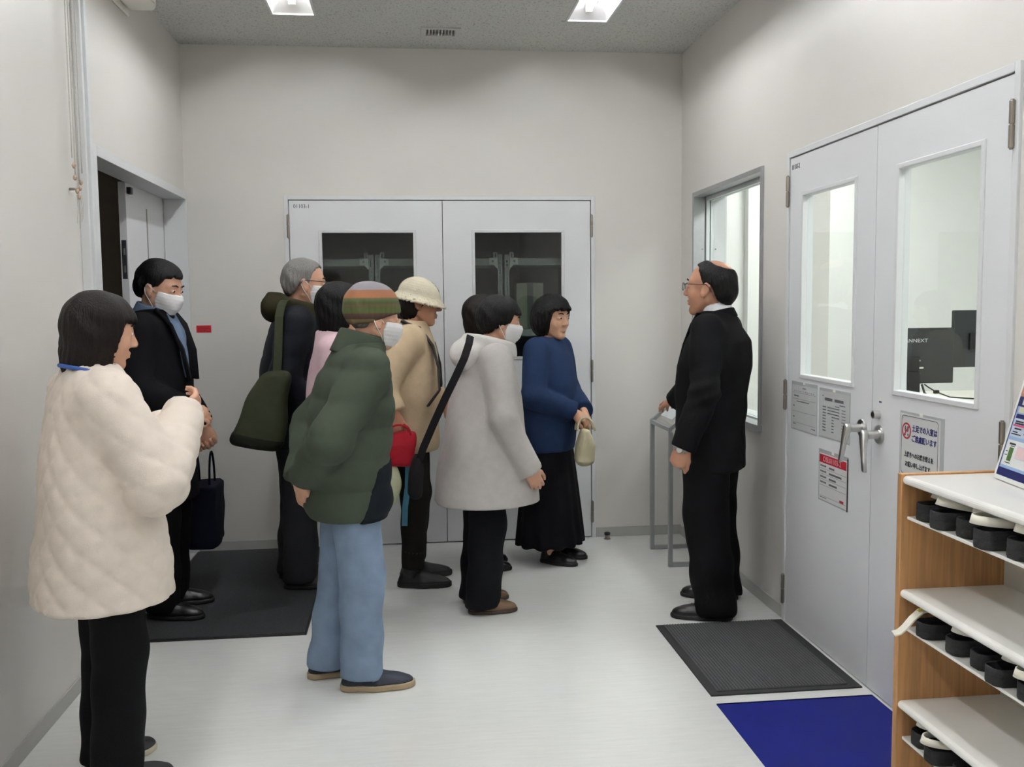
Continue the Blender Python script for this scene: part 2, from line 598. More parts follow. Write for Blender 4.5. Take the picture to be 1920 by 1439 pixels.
# ------------------------------------------------------------------ window on the right wall
wr = bpy.data.objects.new('window_1', None)
link(wr)
tag(wr, kind='structure')
y0, y1, z0, z1 = W_R
b = new()
fw, pr = 0.022, 0.012
for lo, hi in (((XR - pr, y0 - 0.004, z0 - 0.004), (XR + 0.06, y0 + fw, z1 + 0.004)), ((XR - pr, y1 - fw, z0 - 0.004), (XR + 0.06, y1 + 0.004, z1 + 0.004)),
               ((XR - pr, y0 + fw, z1 - fw), (XR + 0.06, y1 - fw, z1 + 0.004)), ((XR - pr - 0.012, y0 - 0.012, z0 - 0.012), (XR + 0.06, y1 + 0.012, z0 + fw))):
    box(b, lo, hi, 0.002)
obj('window_frame', b, M_ALU, wr)
b = new()
for xa, xb in ((0.066, 0.088), (0.094, 0.116)):
    box(b, (XR + xa, y0, z0), (XR + xb, y0 + 0.03, z1), 0.002)
    box(b, (XR + xa, y1 - 0.03, z0), (XR + xb, y1, z1), 0.002)
    box(b, (XR + xa, y0 + 0.03, z1 - 0.045), (XR + xb, y1 - 0.03, z1), 0.002)
    box(b, (XR + xa, y0 + 0.03, z0), (XR + xb, y1 - 0.03, z0 + 0.03), 0.002)
obj('sash_frame', b, mat('sash_paint', (206, 212, 212), 0.35, 0.2), wr)
obj('pane', bx((XR + 0.088, y0 + 0.03, z0 + 0.03), (XR + 0.094, y1 - 0.03, z1 - 0.045)), M_GLASS, wr)
b = new()
box(b, (XR + 0.118, y0, z0 - 0.0), (XR + T_R, y0 + 0.012, z1))
box(b, (XR + 0.118, y1 - 0.012, z0), (XR + T_R, y1, z1))
box(b, (XR + 0.118, y0, z1 - 0.012), (XR + T_R, y1, z1))
box(b, (XR + 0.118, y0, z0), (XR + T_R + 0.03, y1, z0 + 0.014))
obj('window_lining', b, M_TRIM, wr)
for xx in (0.045, 0.13):
    b = new()
    cyl(b, (XR + xx, y1 - fw - 0.0006 if xx < 0.06 else y1 - 0.0126, 1.83), (XR + xx, (y1 - fw if xx < 0.06 else y1 - 0.012) - 0.003, 1.83), 0.005, seg=10)
    obj('screw', b, M_STEEL, wr)

# ------------------------------------------------------------------ ceiling fixtures
M_REFL = mat('lamp_reflector', (244, 244, 243), 0.28, 0.9, var=0.005)
M_TUBE = mat('lamp_tube', (255, 255, 252), 0.4, emit=((252, 253, 255), TUBE_W))
for i, (a, c) in enumerate(LIGHTS):
    for j, (d, e) in enumerate(LIGHT_Y):
        side = 'left' if i == 0 else 'right'
        where = ('above the far double door', 'over the middle of the hall', 'just ahead of the camera', 'behind the camera')[j]
        t = thing('ceiling_light', ((a + c) / 2, (d + e) / 2, ZC), 'recessed white fluorescent ceiling light, %s row, %s' % (side, where), 'light', group='recessed ceiling lights')
        hw, hl = (c - a) / 2, (e - d) / 2
        b = new()
        zt, tw = 0.082, 0.055
        v = lambda x, y, z: b.verts.new((x, y, z))
        low = [v(-hw, -hl, 0), v(hw, -hl, 0), v(hw, hl, 0), v(-hw, hl, 0)]
        top = [v(-tw, -hl + 0.05, zt), v(tw, -hl + 0.05, zt), v(tw, hl - 0.05, zt), v(-tw, hl - 0.05, zt)]
        for k in range(4):
            b.faces.new((low[k], low[(k + 1) % 4], top[(k + 1) % 4], top[k]))
        b.faces.new(top)
        ext = bmesh.ops.extrude_face_region(b, geom=b.faces[:])
        for vv in [g for g in ext['geom'] if isinstance(g, bmesh.types.BMVert)]:
            vv.co.z += 0.006
        obj('reflector', b, M_REFL, t)
        b = new()
        for s in (-1, 1):
            box(b, (s * hw - 0.006, -hl - 0.006, -0.004), (s * hw + 0.006, hl + 0.006, 0.003), 0.001)
            box(b, (-hw - 0.006, s * hl - 0.006, -0.004), (hw + 0.006, s * hl + 0.006, 0.003), 0.001)
        obj('rim', b, M_TRIM, t)
        b = new()
        cyl(b, (0, -hl + 0.075, 0.049), (0, hl - 0.075, 0.049), 0.0165, seg=14)
        obj('tube', b, M_TUBE, t, smooth=True)
        for s in (-1, 1):
            ya, yb_ = sorted((s * (hl - 0.074), s * (hl - 0.052)))
            obj('lamp_holder', bx((-0.018, ya, 0.031), (0.018, yb_, 0.083), 0.003), M_WHITE, t)

t = thing('ceiling_vent', ((VENT[0] + VENT[1]) / 2, (VENT[2] + VENT[3]) / 2, ZC), 'small slotted air vent in the ceiling between the two lights', 'vent')
hw, hl = (VENT[1] - VENT[0]) / 2, (VENT[3] - VENT[2]) / 2
b = new()
for s in (-1, 1):
    box(b, (s * hw - (0.03 if s > 0 else -0.0), -hl, -0.008), (s * hw + (0.0 if s > 0 else 0.03), hl, 0.01), 0.002)
    box(b, (-hw + 0.03, s * hl - (0.03 if s > 0 else 0), -0.008), (hw - 0.03, s * hl + (0 if s > 0 else 0.03), 0.01), 0.002)
obj('vent_frame', b, mat('vent_paint', (188, 188, 184), 0.45), t)
obj('duct', bx((-hw + 0.002, -hl + 0.002, 0.05), (hw - 0.002, hl - 0.002, 0.06)), M_GAP, t)
for k in range(10):
    x = -hw + 0.03 + (2 * hw - 0.06) * k / 9
    obj('slat', bx((x - 0.0035, -hl + 0.028, -0.004), (x + 0.0035, hl - 0.028, 0.03), 0.001), MATS['vent_paint'], t)

# wall box high on the left wall
t = thing('wall_speaker', (XL, 4.66, 2.985), 'cream rounded box high on the left wall near the ceiling', 'speaker')
obj('backplate', bx((0, -0.19, -0.080), (0.014, 0.19, 0.070), 0.006, 3), M_WHITE, t)
obj('speaker_cover', bx((0.012, -0.17, -0.062), (0.150, 0.17, 0.060), 0.028, 4), M_WHITE, t, smooth=True)
b = new()
for k in range(6):
    box(b, (0.149, -0.11, -0.040 + 0.016 * k), (0.1525, 0.11, -0.036 + 0.016 * k), 0.001)
obj('grille', b, mat('grille_cream', (196, 194, 182), 0.5), t, kind='stuff')

# ------------------------------------------------------------------ rooms behind the openings
M_DARK = mat('dark_room_paint', (205, 205, 202), 0.6, var=0.03)
struct('wall_store_far', bx((-2.2, 8.6, 0), (2.2, 8.7, 2.9)), M_DARK)
struct('wall_store_left', bx((-2.2, YB + 0.12, 0), (-2.1, 8.6, 2.9)), M_DARK)
struct('wall_store_right', bx((1.4, YB + 0.12, 0), (1.5, 8.6, 2.9)), M_DARK)
struct('ceiling_store', bx((-2.2, YB + 0.12, 2.9), (2.2, 8.7, 2.95)), M_DARK)
struct('floor_store', bx((-2.2, YB + 0.12, -0.1), (2.2, 8.7, 0)), M_DARK)
M_CORR = mat('corridor_paint', (188, 180, 170), 0.6, var=0.03)
struct('wall_passage_far', bx((-3.0, 3.6, 0), (-2.9, 7.0, 2.6)), M_CORR)
struct('wall_passage_near', bx((-2.9, 3.6, 0), (XL - 0.12, 3.7, 2.6)), M_CORR)
struct('wall_passage_end', bx((-2.9, 6.1, 0), (-2.2, 6.2, 2.6)), M_CORR)
struct('wall_passage_side', bx((-2.2, YB + 0.122, 0), (XL - 0.12, YB + 0.20, 2.6)), M_CORR)
struct('ceiling_passage', bx((-3.0, 3.6, 2.6), (XL - 0.12, 6.2, 2.65)), M_CORR)
struct('floor_passage', bx((-3.0, 3.6, -0.1), (XL - 0.12, 6.2, 0)), M_CORR)
M_OFF = mat('office_paint', (232, 233, 231), 0.6, var=0.01)
XO = XR + T_R
struct('wall_office_far', bx((XO, 6.7, 0), (5.3, 6.8, 2.75)), M_OFF)
struct('wall_office_near', bx((XO, 0.9, 0), (5.3, 1.0, 2.75)), M_OFF)
struct('wall_office_side', bx((5.2, 1.0, 0), (5.3, 6.7, 2.75)), M_OFF)
struct('ceiling_office', bx((XO, 0.9, 2.75), (5.3, 6.8, 2.8)), M_OFF)
struct('floor_office', bx((XO, 0.9, -0.1), (5.3, 6.8, 0)), M_FLOOR)
struct('trim_4', bx((2.46, 6.62, 0), (2.62, 6.70, 2.75)), M_OFF)
M_TUBE2 = mat('office_lamp', (255, 255, 252), 0.4, emit=((253, 255, 253), OFFICE_W))
for k, y in enumerate((2.3, 4.0, 5.7)):
    t = thing('office_light', (2.75, y, 2.75), 'flat ceiling lamp in the office, %s of three' % ('nearest', 'middle', 'farthest')[k], 'light', group='office ceiling lamps')
    obj('housing', bx((-0.17, -0.62, -0.012), (0.17, 0.62, 0), 0.002), M_WHITE, t)
    obj('diffuser', bx((-0.14, -0.60, -0.05), (0.14, 0.60, -0.012), 0.01), M_TUBE2, t)

# steel shelving seen dimly through the far door's glass
M_RACKST = mat('rack_steel', (225, 225, 222), 0.4, 0.0, var=0.1, vscale=30)
M_RACKDK = mat('rack_beam', (176, 178, 176), 0.5, 0.0, var=0.08)


def steel_shelf(x0, x1, label):
    t = thing('steel_shelf', ((x0 + x1) / 2, 6.12, 0), label, 'shelf', group='steel shelves in the dark store room')
    hw = (x1 - x0) / 2

    def rng(s, a, c):          # span measured inwards from the outer edge on side s
        return tuple(sorted((s * (hw - a), s * (hw - c))))
    for s in (-1, 1):
        a, c = rng(s, 0.0, 0.030)
        m_ = (a + c) / 2
        b = slab(1, -0.002, 0.002, (a, c), (0, 1.83), [(m_ - 0.005, m_ + 0.005, 0.03 + 0.025 * k, 0.042 + 0.025 * k) for k in range(71)])
        e = rng(s, 0.0, 0.003)
        box(b, (e[0], 0.002, 0), (e[1], 0.04, 1.83))
        obj('post', b, M_RACKDK, t)
        a, c = rng(s, 0.032, 0.086)
        h0, h1 = rng(s, 0.056, 0.070)
        b = slab(1, -0.010, -0.004, (a, c), (1.765, 1.808), [(h0, h1, 1.780, 1.794)])
        prism(b, [(s * (hw - 0.060), 1.7652), (s * (hw - 0.030), 1.7652), (s * (hw - 0.030), 1.735)], 1, -0.010, -0.004)
        obj('bracket', b, M_RACKST, t)
        cx_ = s * (hw - 0.045)
        b = new()
        box(b, (cx_ - 0.013, -0.006, 1.812), (cx_ - 0.006, 0.0, 1.845))
        box(b, (cx_ + 0.006, -0.006, 1.812), (cx_ + 0.013, 0.0, 1.845))
        box(b, (cx_ - 0.006, -0.006, 1.838), (cx_ + 0.006, 0.0, 1.845))
        obj('hook', b, M_RACKST, t)
    for z in (1.76, 1.30, 0.85, 0.40, 0.08):
        obj('shelf_board', bx((-hw + 0.032, 0.0, z), (hw - 0.032, 0.42, z + 0.045)), M_RACKDK, t)
    return t


steel_shelf(-1.005, -0.195, 'left steel shelf in the dark store room behind the far double door')
steel_shelf(-0.185, 0.630, 'middle steel shelf in the dark store room behind the far double door')
steel_shelf(0.645, 1.36, 'right steel shelf in the dark store room behind the far double door')
t = thing('storage_box', (0.82, 6.30, 1.347), 'pale cardboard box on the right steel shelf behind the glass', 'box')
obj('carton', bx((-0.09, -0.1, 0), (0.09, 0.12, 0.30), 0.004), mat('dim_card', (170, 168, 150), 0.8, var=0.05), t)
obj('carton_tape', bx((-0.02, -0.1015, 0), (0.02, 0.1215, 0.3015)), mat('dim_tape', (120, 120, 118), 0.5), t)

# ------------------------------------------------------------------ office furniture behind the door glass
t = thing('office_desk', (3.1, 5.25, 0), 'white desk in the office seen through the right door glass', 'desk')
obj('desk_top', bx((-0.75, -0.3, 0.90), (0.75, 0.4, 0.93), 0.004), M_WHITE, t)
for sx in (-1, 1):
    for sy in (-0.26, 0.36):
        obj('leg', bx((sx * 0.7 - 0.02, sy - 0.02, 0), (sx * 0.7 + 0.02, sy + 0.02, 0.90)), M_ALU, t)
obj('modesty_panel', bx((-0.68, 0.30, 0.35), (0.68, 0.315, 0.88)), M_WHITE, t)

M_MON = mat('monitor_shell', (44, 47, 49), 0.4, var=0.05, vscale=10)
M_LOGO = mat('logo_silver', (200, 202, 204), 0.4, var=0.02)
M_SCREEN = mat('monitor_screen', (14, 15, 17), 0.2, var=0.02)


def monitor(x, y, z0, w_, h_, label, logo):
    t = thing('monitor', (x, y, z0 - 0.09 if logo else z0), label, 'monitor')
    dz = 0.09 if logo else 0.0
    sh = obj('shell', bx((-w_ / 2, 0, dz), (w_ / 2, 0.03, dz + h_), 0.006), M_MON, t)
    obj('screen', bx((-w_ / 2 + 0.008, 0.0302, dz + 0.012), (w_ / 2 - 0.008, 0.032, dz + h_ - 0.008)), M_SCREEN, t)
    if logo:
        text_mesh('logo', 'JAPANNEXT', 0.06, (-0.005, -0.0005, dz + 0.235), (1, 0, 0), (0, 0, 1), M_LOGO, sh, width=0.195, height=0.027, align='CENTER')
        b = new()
        for sx in (-1, 1):
            for sz in (0.06, 0.135):
                cyl(b, (sx * 0.045, 0.002, dz + sz), (sx * 0.045, -0.003, dz + sz), 0.005, seg=10)
        obj('vesa_screw', b, M_LOGO, sh)
        obj('vesa_plate', bx((-0.07, -0.012, dz + 0.04), (0.04, 0.0, dz + 0.155), 0.003), M_BLACK, sh)
        obj('label_tag', bx((0.042, -0.0012, dz + 0.088), (0.07, -0.0002, dz + 0.098)), M_WHITE, sh)
        obj('stand_column', bx((-0.04, -0.03, 0.012), (0.035, -0.012, dz + 0.07), 0.004), M_BLACK, t)
        obj('stand_foot', bx((-0.14, -0.10, 0.0), (0.14, 0.10, 0.012), 0.004), M_BLACK, t)
    else:
        obj('arm_mount', bx((-0.05, -0.02, 0.10), (0.05, 0.0, 0.20), 0.004), M_BLACK, t)
        b = new()
        tube(b, [(0.06, -0.012, 0.15), (0.10, -0.03, 0.15), (0.28, -0.03, 0.15), (0.28, -0.03, -0.17)], 0.016, 10)
        obj('arm', b, M_BLACK, t)
    return t


monitor(2.928, 5.20, 1.020, 0.515, 0.325, 'dark monitor seen from behind, lettered back, on the office desk', True)
monitor(3.335, 5.22, 1.110, 0.285, 0.335, 'dark upright monitor on an arm right of the lettered one', False)
cable = new()
tube(cable, [(3.00, 5.19, 1.017), (3.015, 5.17, 1.00), (3.05, 5.15, 0.975), (3.12, 5.12, 0.945), (3.25, 5.10, 0.936), (3.36, 5.12, 0.936)], 0.004, 6)
tube(cable, [(2.985, 5.19, 1.017), (2.99, 5.17, 0.97), (3.0, 5.12, 0.936)], 0.006, 6)
box(cable, (3.035, 5.138, 0.965), (3.065, 5.158, 0.985), 0.004)
tag(obj('power_cable', cable, M_BLACK), 'black cable hanging below the lettered monitor onto the desk', 'cable')
t = thing('headset', (3.33, 5.06, 0.93), 'small grey headset on the office desk behind the door glass', 'headset')
b = new()
tube(b, [(0.06 * math.cos(a), 0.0, 0.018 + 0.055 * math.sin(a)) for a in np.linspace(0, math.pi, 12)], 0.006, 8)
obj('headband', b, M_BLACK, t, smooth=True)
for s in (-1, 1):
    b = new()
    cyl(b, (s * 0.055, 0, 0.02), (s * 0.075, 0, 0.02), 0.02, 0.016, 14, 0.003)
    obj('ear_cup', b, mat('headset_grey', (120, 122, 126), 0.5), t)

# ------------------------------------------------------------------ cords hanging beside the guide rail
t = thing('blind_cords', (XL, 3.93, 2.0), 'bundle of thin white pull cords with tied clear knobs by the left rail', 'cords')
M_CORD = mat('cord_white', (190, 186, 178), 0.7, var=0.1, vscale=200)
M_KNOB = mat('cord_knob', (176, 152, 130), 0.25, var=0.2, vscale=60)
for k, (yt, yb_, zb) in enumerate(((-0.035, -0.035, 0.09), (-0.015, -0.02, 0.02), (0.015, 0.012, 0.0), (0.04, 0.035, 0.04))):
    b = new()
    tube(b, [(0.03 + 0.004 * k, yt + (yb_ - yt) * s, (ZC - 2.0) * (1 - s) + zb * s) for s in np.linspace(0, 1, 8)], 0.0022, 6)
    obj('cord', b, M_CORD, t, smooth=True)
for (y, z) in ((-0.036, 0.06), (-0.03, 0.015), (-0.012, -0.035), (0.006, -0.055), (0.02, -0.02), (0.036, 0.005)):
    b = new()
    bmesh.ops.create_icosphere(b, subdivisions=2, radius=0.0075, matrix=Matrix.Translation((0.036, y, z)) @ Matrix.Diagonal((1, 1, 1.5, 1)))
    obj('knob', b, M_KNOB, t, smooth=True)
for (y, y2, z) in ((-0.02, -0.026, -0.05), (0.0, 0.002, -0.07), (0.02, 0.03, -0.04), (0.036, 0.042, -0.03)):
    b = new()
    tube(b, [(0.036, y, z), (0.04, (y + y2) / 2, z - 0.05), (0.036, y2, z - 0.11)], 0.0016, 5)
    obj('cord_tail', b, M_CORD, t)
obj('cord_hook', bx((0, 0.0, -0.03), (0.026, 0.01, -0.02), 0.003), M_STEEL, t)

# small red notice on the far wall
t = thing('red_notice', (-1.218, YB, 1.378), 'small red sticker on the far wall beside the left opening', 'sticker')
obj('film', bx((-0.044, -0.0012, -0.022), (0.044, 0, 0.022)), mat('notice_red', (196, 34, 44), 0.45, var=0.03), t)
b = new()
for z, u0, u1 in ((0.012, -0.036, 0.03), (0.002, -0.036, 0.036), (-0.007, -0.036, 0.018), (-0.015, -0.036, 0.034)):
    u = u0
    while u < u1:
        ww = random.uniform(0.004, 0.010)
        box(b, (u, -0.0018, z - 0.0022), (min(u + ww, u1), -0.0011, z + 0.0022))
        u += ww + 0.003
obj('print_lines', b, mat('notice_ink', (92, 16, 24), 0.6), t, kind='stuff')

# door stop on the floor
t = thing('door_stop', (1.26, 5.86, 0), 'small steel door stop with black rubber top on the floor', 'door stop')
b = new(); cyl(b, (0, 0, 0), (0, 0, 0.004), 0.022, seg=20); cyl(b, (0, 0, 0.004), (0, 0, 0.03), 0.015, seg=20)
obj('stop_post', b, M_STEEL, t)
b = new(); cyl(b, (0, 0, 0.026), (0, 0, 0.044), 0.019, seg=20, bevel=0.004)
obj('rubber_ring', b, M_BLACK, t, smooth=False)

# ------------------------------------------------------------------ floor mats
t = thing('entrance_mat', (-0.885, 5.08, 0), 'large charcoal carpet mat on the floor inside the left opening', 'mat')
obj('pile', bx((-0.405, -0.75, 0), (0.395, 0.825, 0.010), 0.003), mat('mat_charcoal', (56, 58, 60), 0.95, var=0.25, vscale=90, bump=0.8, bscale=400), t)
b = new()
for lo, hi in (((-0.415, -0.765, 0), (0.405, -0.75, 0.007)), ((0.395, -0.75, 0), (0.405, 0.835, 0.007)), ((-0.415, -0.75, 0), (-0.405, 0.835, 0.007)), ((-0.405, 0.825, 0), (0.395, 0.835, 0.007))):
    box(b, lo, hi)
obj('rubber_edge', b, M_BLACK, t)

t = thing('ribbed_mat', (1.437, 3.80, 0), 'dark grey ribbed rubber-backed mat in front of the right double door', 'mat')
hx, hy = 0.304, 0.403
M_MATED = mat('mat_edge', (36, 37, 38), 0.7, var=0.05)
M_RIB = mat('mat_rib', (82, 84, 84), 0.95, var=0.12, vscale=150, bump=0.5, bscale=500)
M_MATB = mat('mat_groove', (58, 60, 60), 0.95, var=0.1, vscale=150)
obj('backing', bx((-hx, -hy, 0), (hx, hy, 0.006), 0.002), M_MATED, t)
obj('carpet', bx((-hx + 0.035, -hy + 0.028, 0.004), (hx - 0.05, hy - 0.012, 0.0085)), M_MATB, t)
b = new()
n = 40
for k in range(n):
    x = -hx + 0.037 + (2 * hx - 0.09) * k / (n - 1)
    prism(b, [(x - 0.0042, 0.0085), (x + 0.0042, 0.0085), (x + 0.0028, 0.012), (x - 0.0028, 0.012)], 1, -hy + 0.03, hy - 0.014)
obj('ribs', b, M_RIB, t, kind='stuff')

t = thing('blue_mat', (1.437, 2.925, 0), 'thin royal blue vinyl sheet on the floor beside the wooden rack', 'mat')
M_BLUE = mat('sheet_blue', (16, 26, 112), 0.55, var=0.08, vscale=5, spec=0.2)
obj('sheet', bx((-0.307, -0.42, 0), (0.307, 0.400, 0.003)), M_BLUE, t)
b = new()
for k in range(3):
    box(b, (-0.306, 0.395 - 0.001 * k, 0.0), (0.306, 0.4005 + 0.001 * k, 0.0034))
obj('sheet_hem', b, M_BLUE, t)

# ------------------------------------------------------------------ lectern of square steel tube by the window
t = thing('reading_stand', (1.60, 5.37, 0), 'silver square-tube reading stand with clear sloping top by the window', 'stand')
M_STAND = mat('stand_silver', (168, 171, 172), 0.4, 0.75, var=0.03, vscale=20)
w0, w1 = -0.122, 0.118
hz0, hz1 = 0.775, 0.985
q = 0.012
for s in (-1, 1):
    yy = s * 0.2
    b = new()
    box(b, (w0 - q, yy - q, 0), (w0 + q, yy + q, hz0), 0.002)
    obj('post', b, M_STAND, t)
    b = new()
    box(b, (w1 - q, yy - q, 0), (w1 + q, yy + q, hz1), 0.002)
    obj('post', b, M_STAND, t)
    b = new()
    box(b, (w0 + q, yy - q, 0), (w1 - q, yy + q, 2 * q), 0.002)
    obj('foot_bar', b, M_STAND, t)
    b = new()
    prism(b, [(w0 - q, hz0), (w1 + q, hz1), (w1 + q, hz1 + 0.026), (w0 - q, hz0 + 0.026)], 1, yy - q, yy + q)
    obj('top_bar', b, M_STAND, t)
for x, z in ((w0, hz0 + 0.003), (w1, hz1 + 0.0)):
    obj('cross_bar', bx((x - q, -0.188, z), (x + q, 0.188, z + 0.024), 0.002), M_STAND, t)
obj('floor_bar', bx((w1 - q, -0.188, 0), (w1 + q, 0.188, 2 * q), 0.002), M_STAND, t)
b = new()
prism(b, [(w0 + q, hz0 + 0.022 + 0.018), (w1 - q, hz1 + 0.008), (w1 - q, hz1 + 0.012), (w0 + q, hz0 + 0.026 + 0.018)], 1, -0.188, 0.188)
obj('clear_plate', b, M_GLASS, t)
b = new()
prism(b, [(w0 + 0.03, hz0 + 0.062), (w0 + 0.16, hz0 + 0.062 + 0.118), (w0 + 0.16, hz0 + 0.063 + 0.118), (w0 + 0.03, hz0 + 0.063)], 1, -0.12, 0.12)
obj('sheet', b, mat('sheet_grey', (190, 194, 196), 0.6), t)

# ------------------------------------------------------------------ notices on the right-hand door
M_PAPER = mat('paper_grey', (188, 191, 190), 0.35, var=0.015, vscale=20)
M_POCKET = mat('pocket_film', (176, 180, 181), 0.25, var=0.01)
M_INK = mat('ink_grey', (96, 98, 102), 0.6, var=0.02)
M_NAVY = mat('ink_navy', (40, 38, 104), 0.55, var=0.02)
M_RED = mat('ink_red', (176, 32, 48), 0.5, var=0.02)
M_PALE = mat('ink_pale', (214, 170, 176), 0.5, var=0.02)


def notice(y_left, z_bot, w_, h_, label, shear=0.0):
    t = thing('door_notice', (XR - 0.004, y_left, z_bot), label, 'notice')

    def S(bm, u0, u1, v0, v1, n0, n1):     # v measured from the bottom
        return box(bm, (-n1, -u1, v0), (-n0, -u0, v1))
    t2 = obj('pocket', S(new(), 0, w_, 0, h_, 0, 0.0016), M_POCKET, t)
    return t, S


def lines(S, bm, rows, n0=0.0020, n1=0.0024):
    for (v, u0, u1, hh, dens) in rows:
        u = u0
        while u < u1:
            ww = random.uniform(0.004, 0.011)
            S(bm, u, min(u + ww, u1), v - hh / 2, v + hh / 2, n0, n1)
            u += ww + 0.0025 / dens
    return bm


def clip(S, t, w_, h_):
    obj('notch', S(new(), w_ * 0.46, w_ * 0.54, h_ - 0.010, h_ + 0.001, 0.0014, 0.0026), M_WHITE, t)


t, S = notice(4.146, 0.924, 0.270, 0.220, 'grey form in a clear pocket, leftmost notice under the door window')
obj('paper', S(new(), 0.006, 0.264, 0.006, 0.205, 0.0014, 0.0020), M_PAPER, t); clip(S, t, 0.27, 0.22)
obj('print', lines(S, new(), [(0.193, 0.12, 0.155, 0.005, 1), (0.178, 0.03, 0.24, 0.003, 0.2), (0.156, 0.03, 0.08, 0.006, 2), (0.132, 0.06, 0.19, 0.004, 2), (0.110, 0.02, 0.035, 0.006, 1), (0.06, 0.02, 0.035, 0.006, 1), (0.028, 0.02, 0.05, 0.004, 1), (0.022, 0.215, 0.255, 0.004, 2)]), M_INK, t, kind='stuff')
b = new()
for v in (0.17, 0.142, 0.085, 0.034):
    S(b, 0.015, 0.255, v, v + 0.0012, 0.0020, 0.0023)
obj('ruled_line', b, M_INK, t, kind='stuff')

t, S = notice(3.854, 0.928, 0.282, 0.210, 'grey list notice in a clear pocket, left of the lever handles')
obj('paper', S(new(), 0.006, 0.276, 0.006, 0.198, 0.0014, 0.0020), M_PAPER, t); clip(S, t, 0.282, 0.21)
rows = [(0.178, 0.03, 0.045, 0.004, 1), (0.166, 0.055, 0.125, 0.012, 3), (0.166, 0.145, 0.225, 0.012, 3), (0.150, 0.19, 0.24, 0.004, 2), (0.142, 0.15, 0.19, 0.004, 2)]
for k in range(9):
    v = 0.132 - 0.0125 * k
    rows += [(v, 0.035, 0.065, 0.005, 2), (v, 0.12 if k > 2 else 0.08, 0.14 if k > 3 else 0.19, 0.0045, 2), (v, 0.21, 0.245, 0.003, 2)]
obj('print', lines(S, new(), rows), M_INK, t, kind='stuff')

t, S = notice(3.850, 0.655, 0.270, 0.221, 'white notice with red header band below the lever handles')
obj('paper', S(new(), 0.008, 0.262, 0.006, 0.205, 0.0014, 0.0020), mat('paper_white', (206, 207, 205), 0.4, var=0.01), t); clip(S, t, 0.27, 0.221)
obj('header_band', S(new(), 0.010, 0.258, 0.165, 0.200, 0.0020, 0.0024), M_RED, t)
text_mesh('header_text', 'OSL01103-2', 0.03, (-0.0026, -0.045, 0.1715), (0, -1, 0), (0, 0, 1), M_PALE, t, width=0.165, height=0.022)
rows = []
for k, v in enumerate((0.152, 0.128, 0.105, 0.082)):
    rows += [(v, 0.018, 0.075, 0.007, 1.2), (v - 0.002, 0.10, (0.15, 0.215, 0.165, 0.175)[k], 0.008, 3)]
rows += [(0.016, 0.016, 0.08, 0.003, 3)]
obj('print', lines(S, new(), rows), M_INK, t, kind='stuff')
b = new()
for v in (0.139, 0.116, 0.093, 0.068, 0.022):
    S(b, 0.012, 0.256, v, v + 0.0011, 0.0020, 0.0023)
obj('ruled_line', b, M_INK, t, kind='stuff')
obj('red_stamp', S(new(), 0.20, 0.236, 0.024, 0.034, 0.0020, 0.0025), M_RED, t)
obj('pocket_edge', S(new(), 0.266, 0.270, 0, 0.215, 0.0, 0.0035), M_GAP, t)

W4, H4 = 0.279, 0.232
t, S = notice(3.187, 0.880, W4, H4, 'no outdoor shoes notice with red prohibition ring behind the rack')
obj('paper', S(new(), 0.004, 0.258, 0.004, H4 - 0.008, 0.0014, 0.0020), mat('paper_sign', (200, 202, 200), 0.35, var=0.01), t); clip(S, t, W4, H4)


def ring(poly_out, poly_in, n0, n1):
    b = new()
    n = len(poly_out)
    def mk(u, v, nn): return b.verts.new((-nn, -u, v))
    A = [mk(u, v, n1) for u, v in poly_out]; B = [mk(u, v, n1) for u, v in poly_in]
    A0 = [mk(u, v, n0) for u, v in poly_out]; B0 = [mk(u, v, n0) for u, v in poly_in]
    for i in range(n):
        j = (i + 1) % n
        b.faces.new((A[i], A[j], B[j], B[i])); b.faces.new((A0[i], A0[j], A[j], A[i])); b.faces.new((B0[i], B0[j], B[j], B[i]))
    return b


def rrect(u0, u1, v0, v1, r, n=6):
    p = []
    for cx, cy, a0 in ((u1 - r, v1 - r, 0), (u0 + r, v1 - r, 90), (u0 + r, v0 + r, 180), (u1 - r, v0 + r, 270)):
        for k in range(n + 1):
            a = math.radians(a0 + 90 * k / n)
            p.append((cx + r * math.cos(a), cy + r * math.sin(a)))
    return p


obj('border', ring(rrect(0.012, 0.246, 0.010, H4 - 0.014, 0.014), rrect(0.0138, 0.2442, 0.0118, H4 - 0.0158, 0.0125), 0.0019, 0.0024), M_PRINT, t)
cu, cv, cr = 0.046, H4 - 0.068, 0.029
circ = lambda r: [(cu + r * math.cos(2 * math.pi * k / 36), cv + r * math.sin(2 * math.pi * k / 36)) for k in range(36)]
b = ring(circ(cr), circ(cr - 0.0055), 0.0019, 0.0030)
d = 0.70711
r_ = cr - 0.004
pts = [(cu - r_ * d - 0.0018, cv - r_ * d + 0.0018), (cu - r_ * d + 0.0018, cv - r_ * d - 0.0018), (cu + r_ * d + 0.0018, cv + r_ * d - 0.0018), (cu + r_ * d - 0.0018, cv + r_ * d + 0.0018)]
prism(b, [(-u, v) for u, v in pts], 0, -0.0032, -0.0019)
obj('prohibition_ring', b, M_RED, t)
b = new()
for cx2, lean in ((-0.0085, 0.08), (0.0085, -0.08)):
    for (du, dv, ru, rv) in ((0, 0.006, 0.0052, 0.0115), (0, -0.0135, 0.0042, 0.0048)):
        prism(b, [(-(cu + cx2 + du + lean * dv + ru * math.cos(2 * math.pi * k / 14)), cv + dv + rv * math.sin(2 * math.pi * k / 14)) for k in range(14)], 0, -0.0026, -0.0019)
obj('footprint', b, M_INK, t)
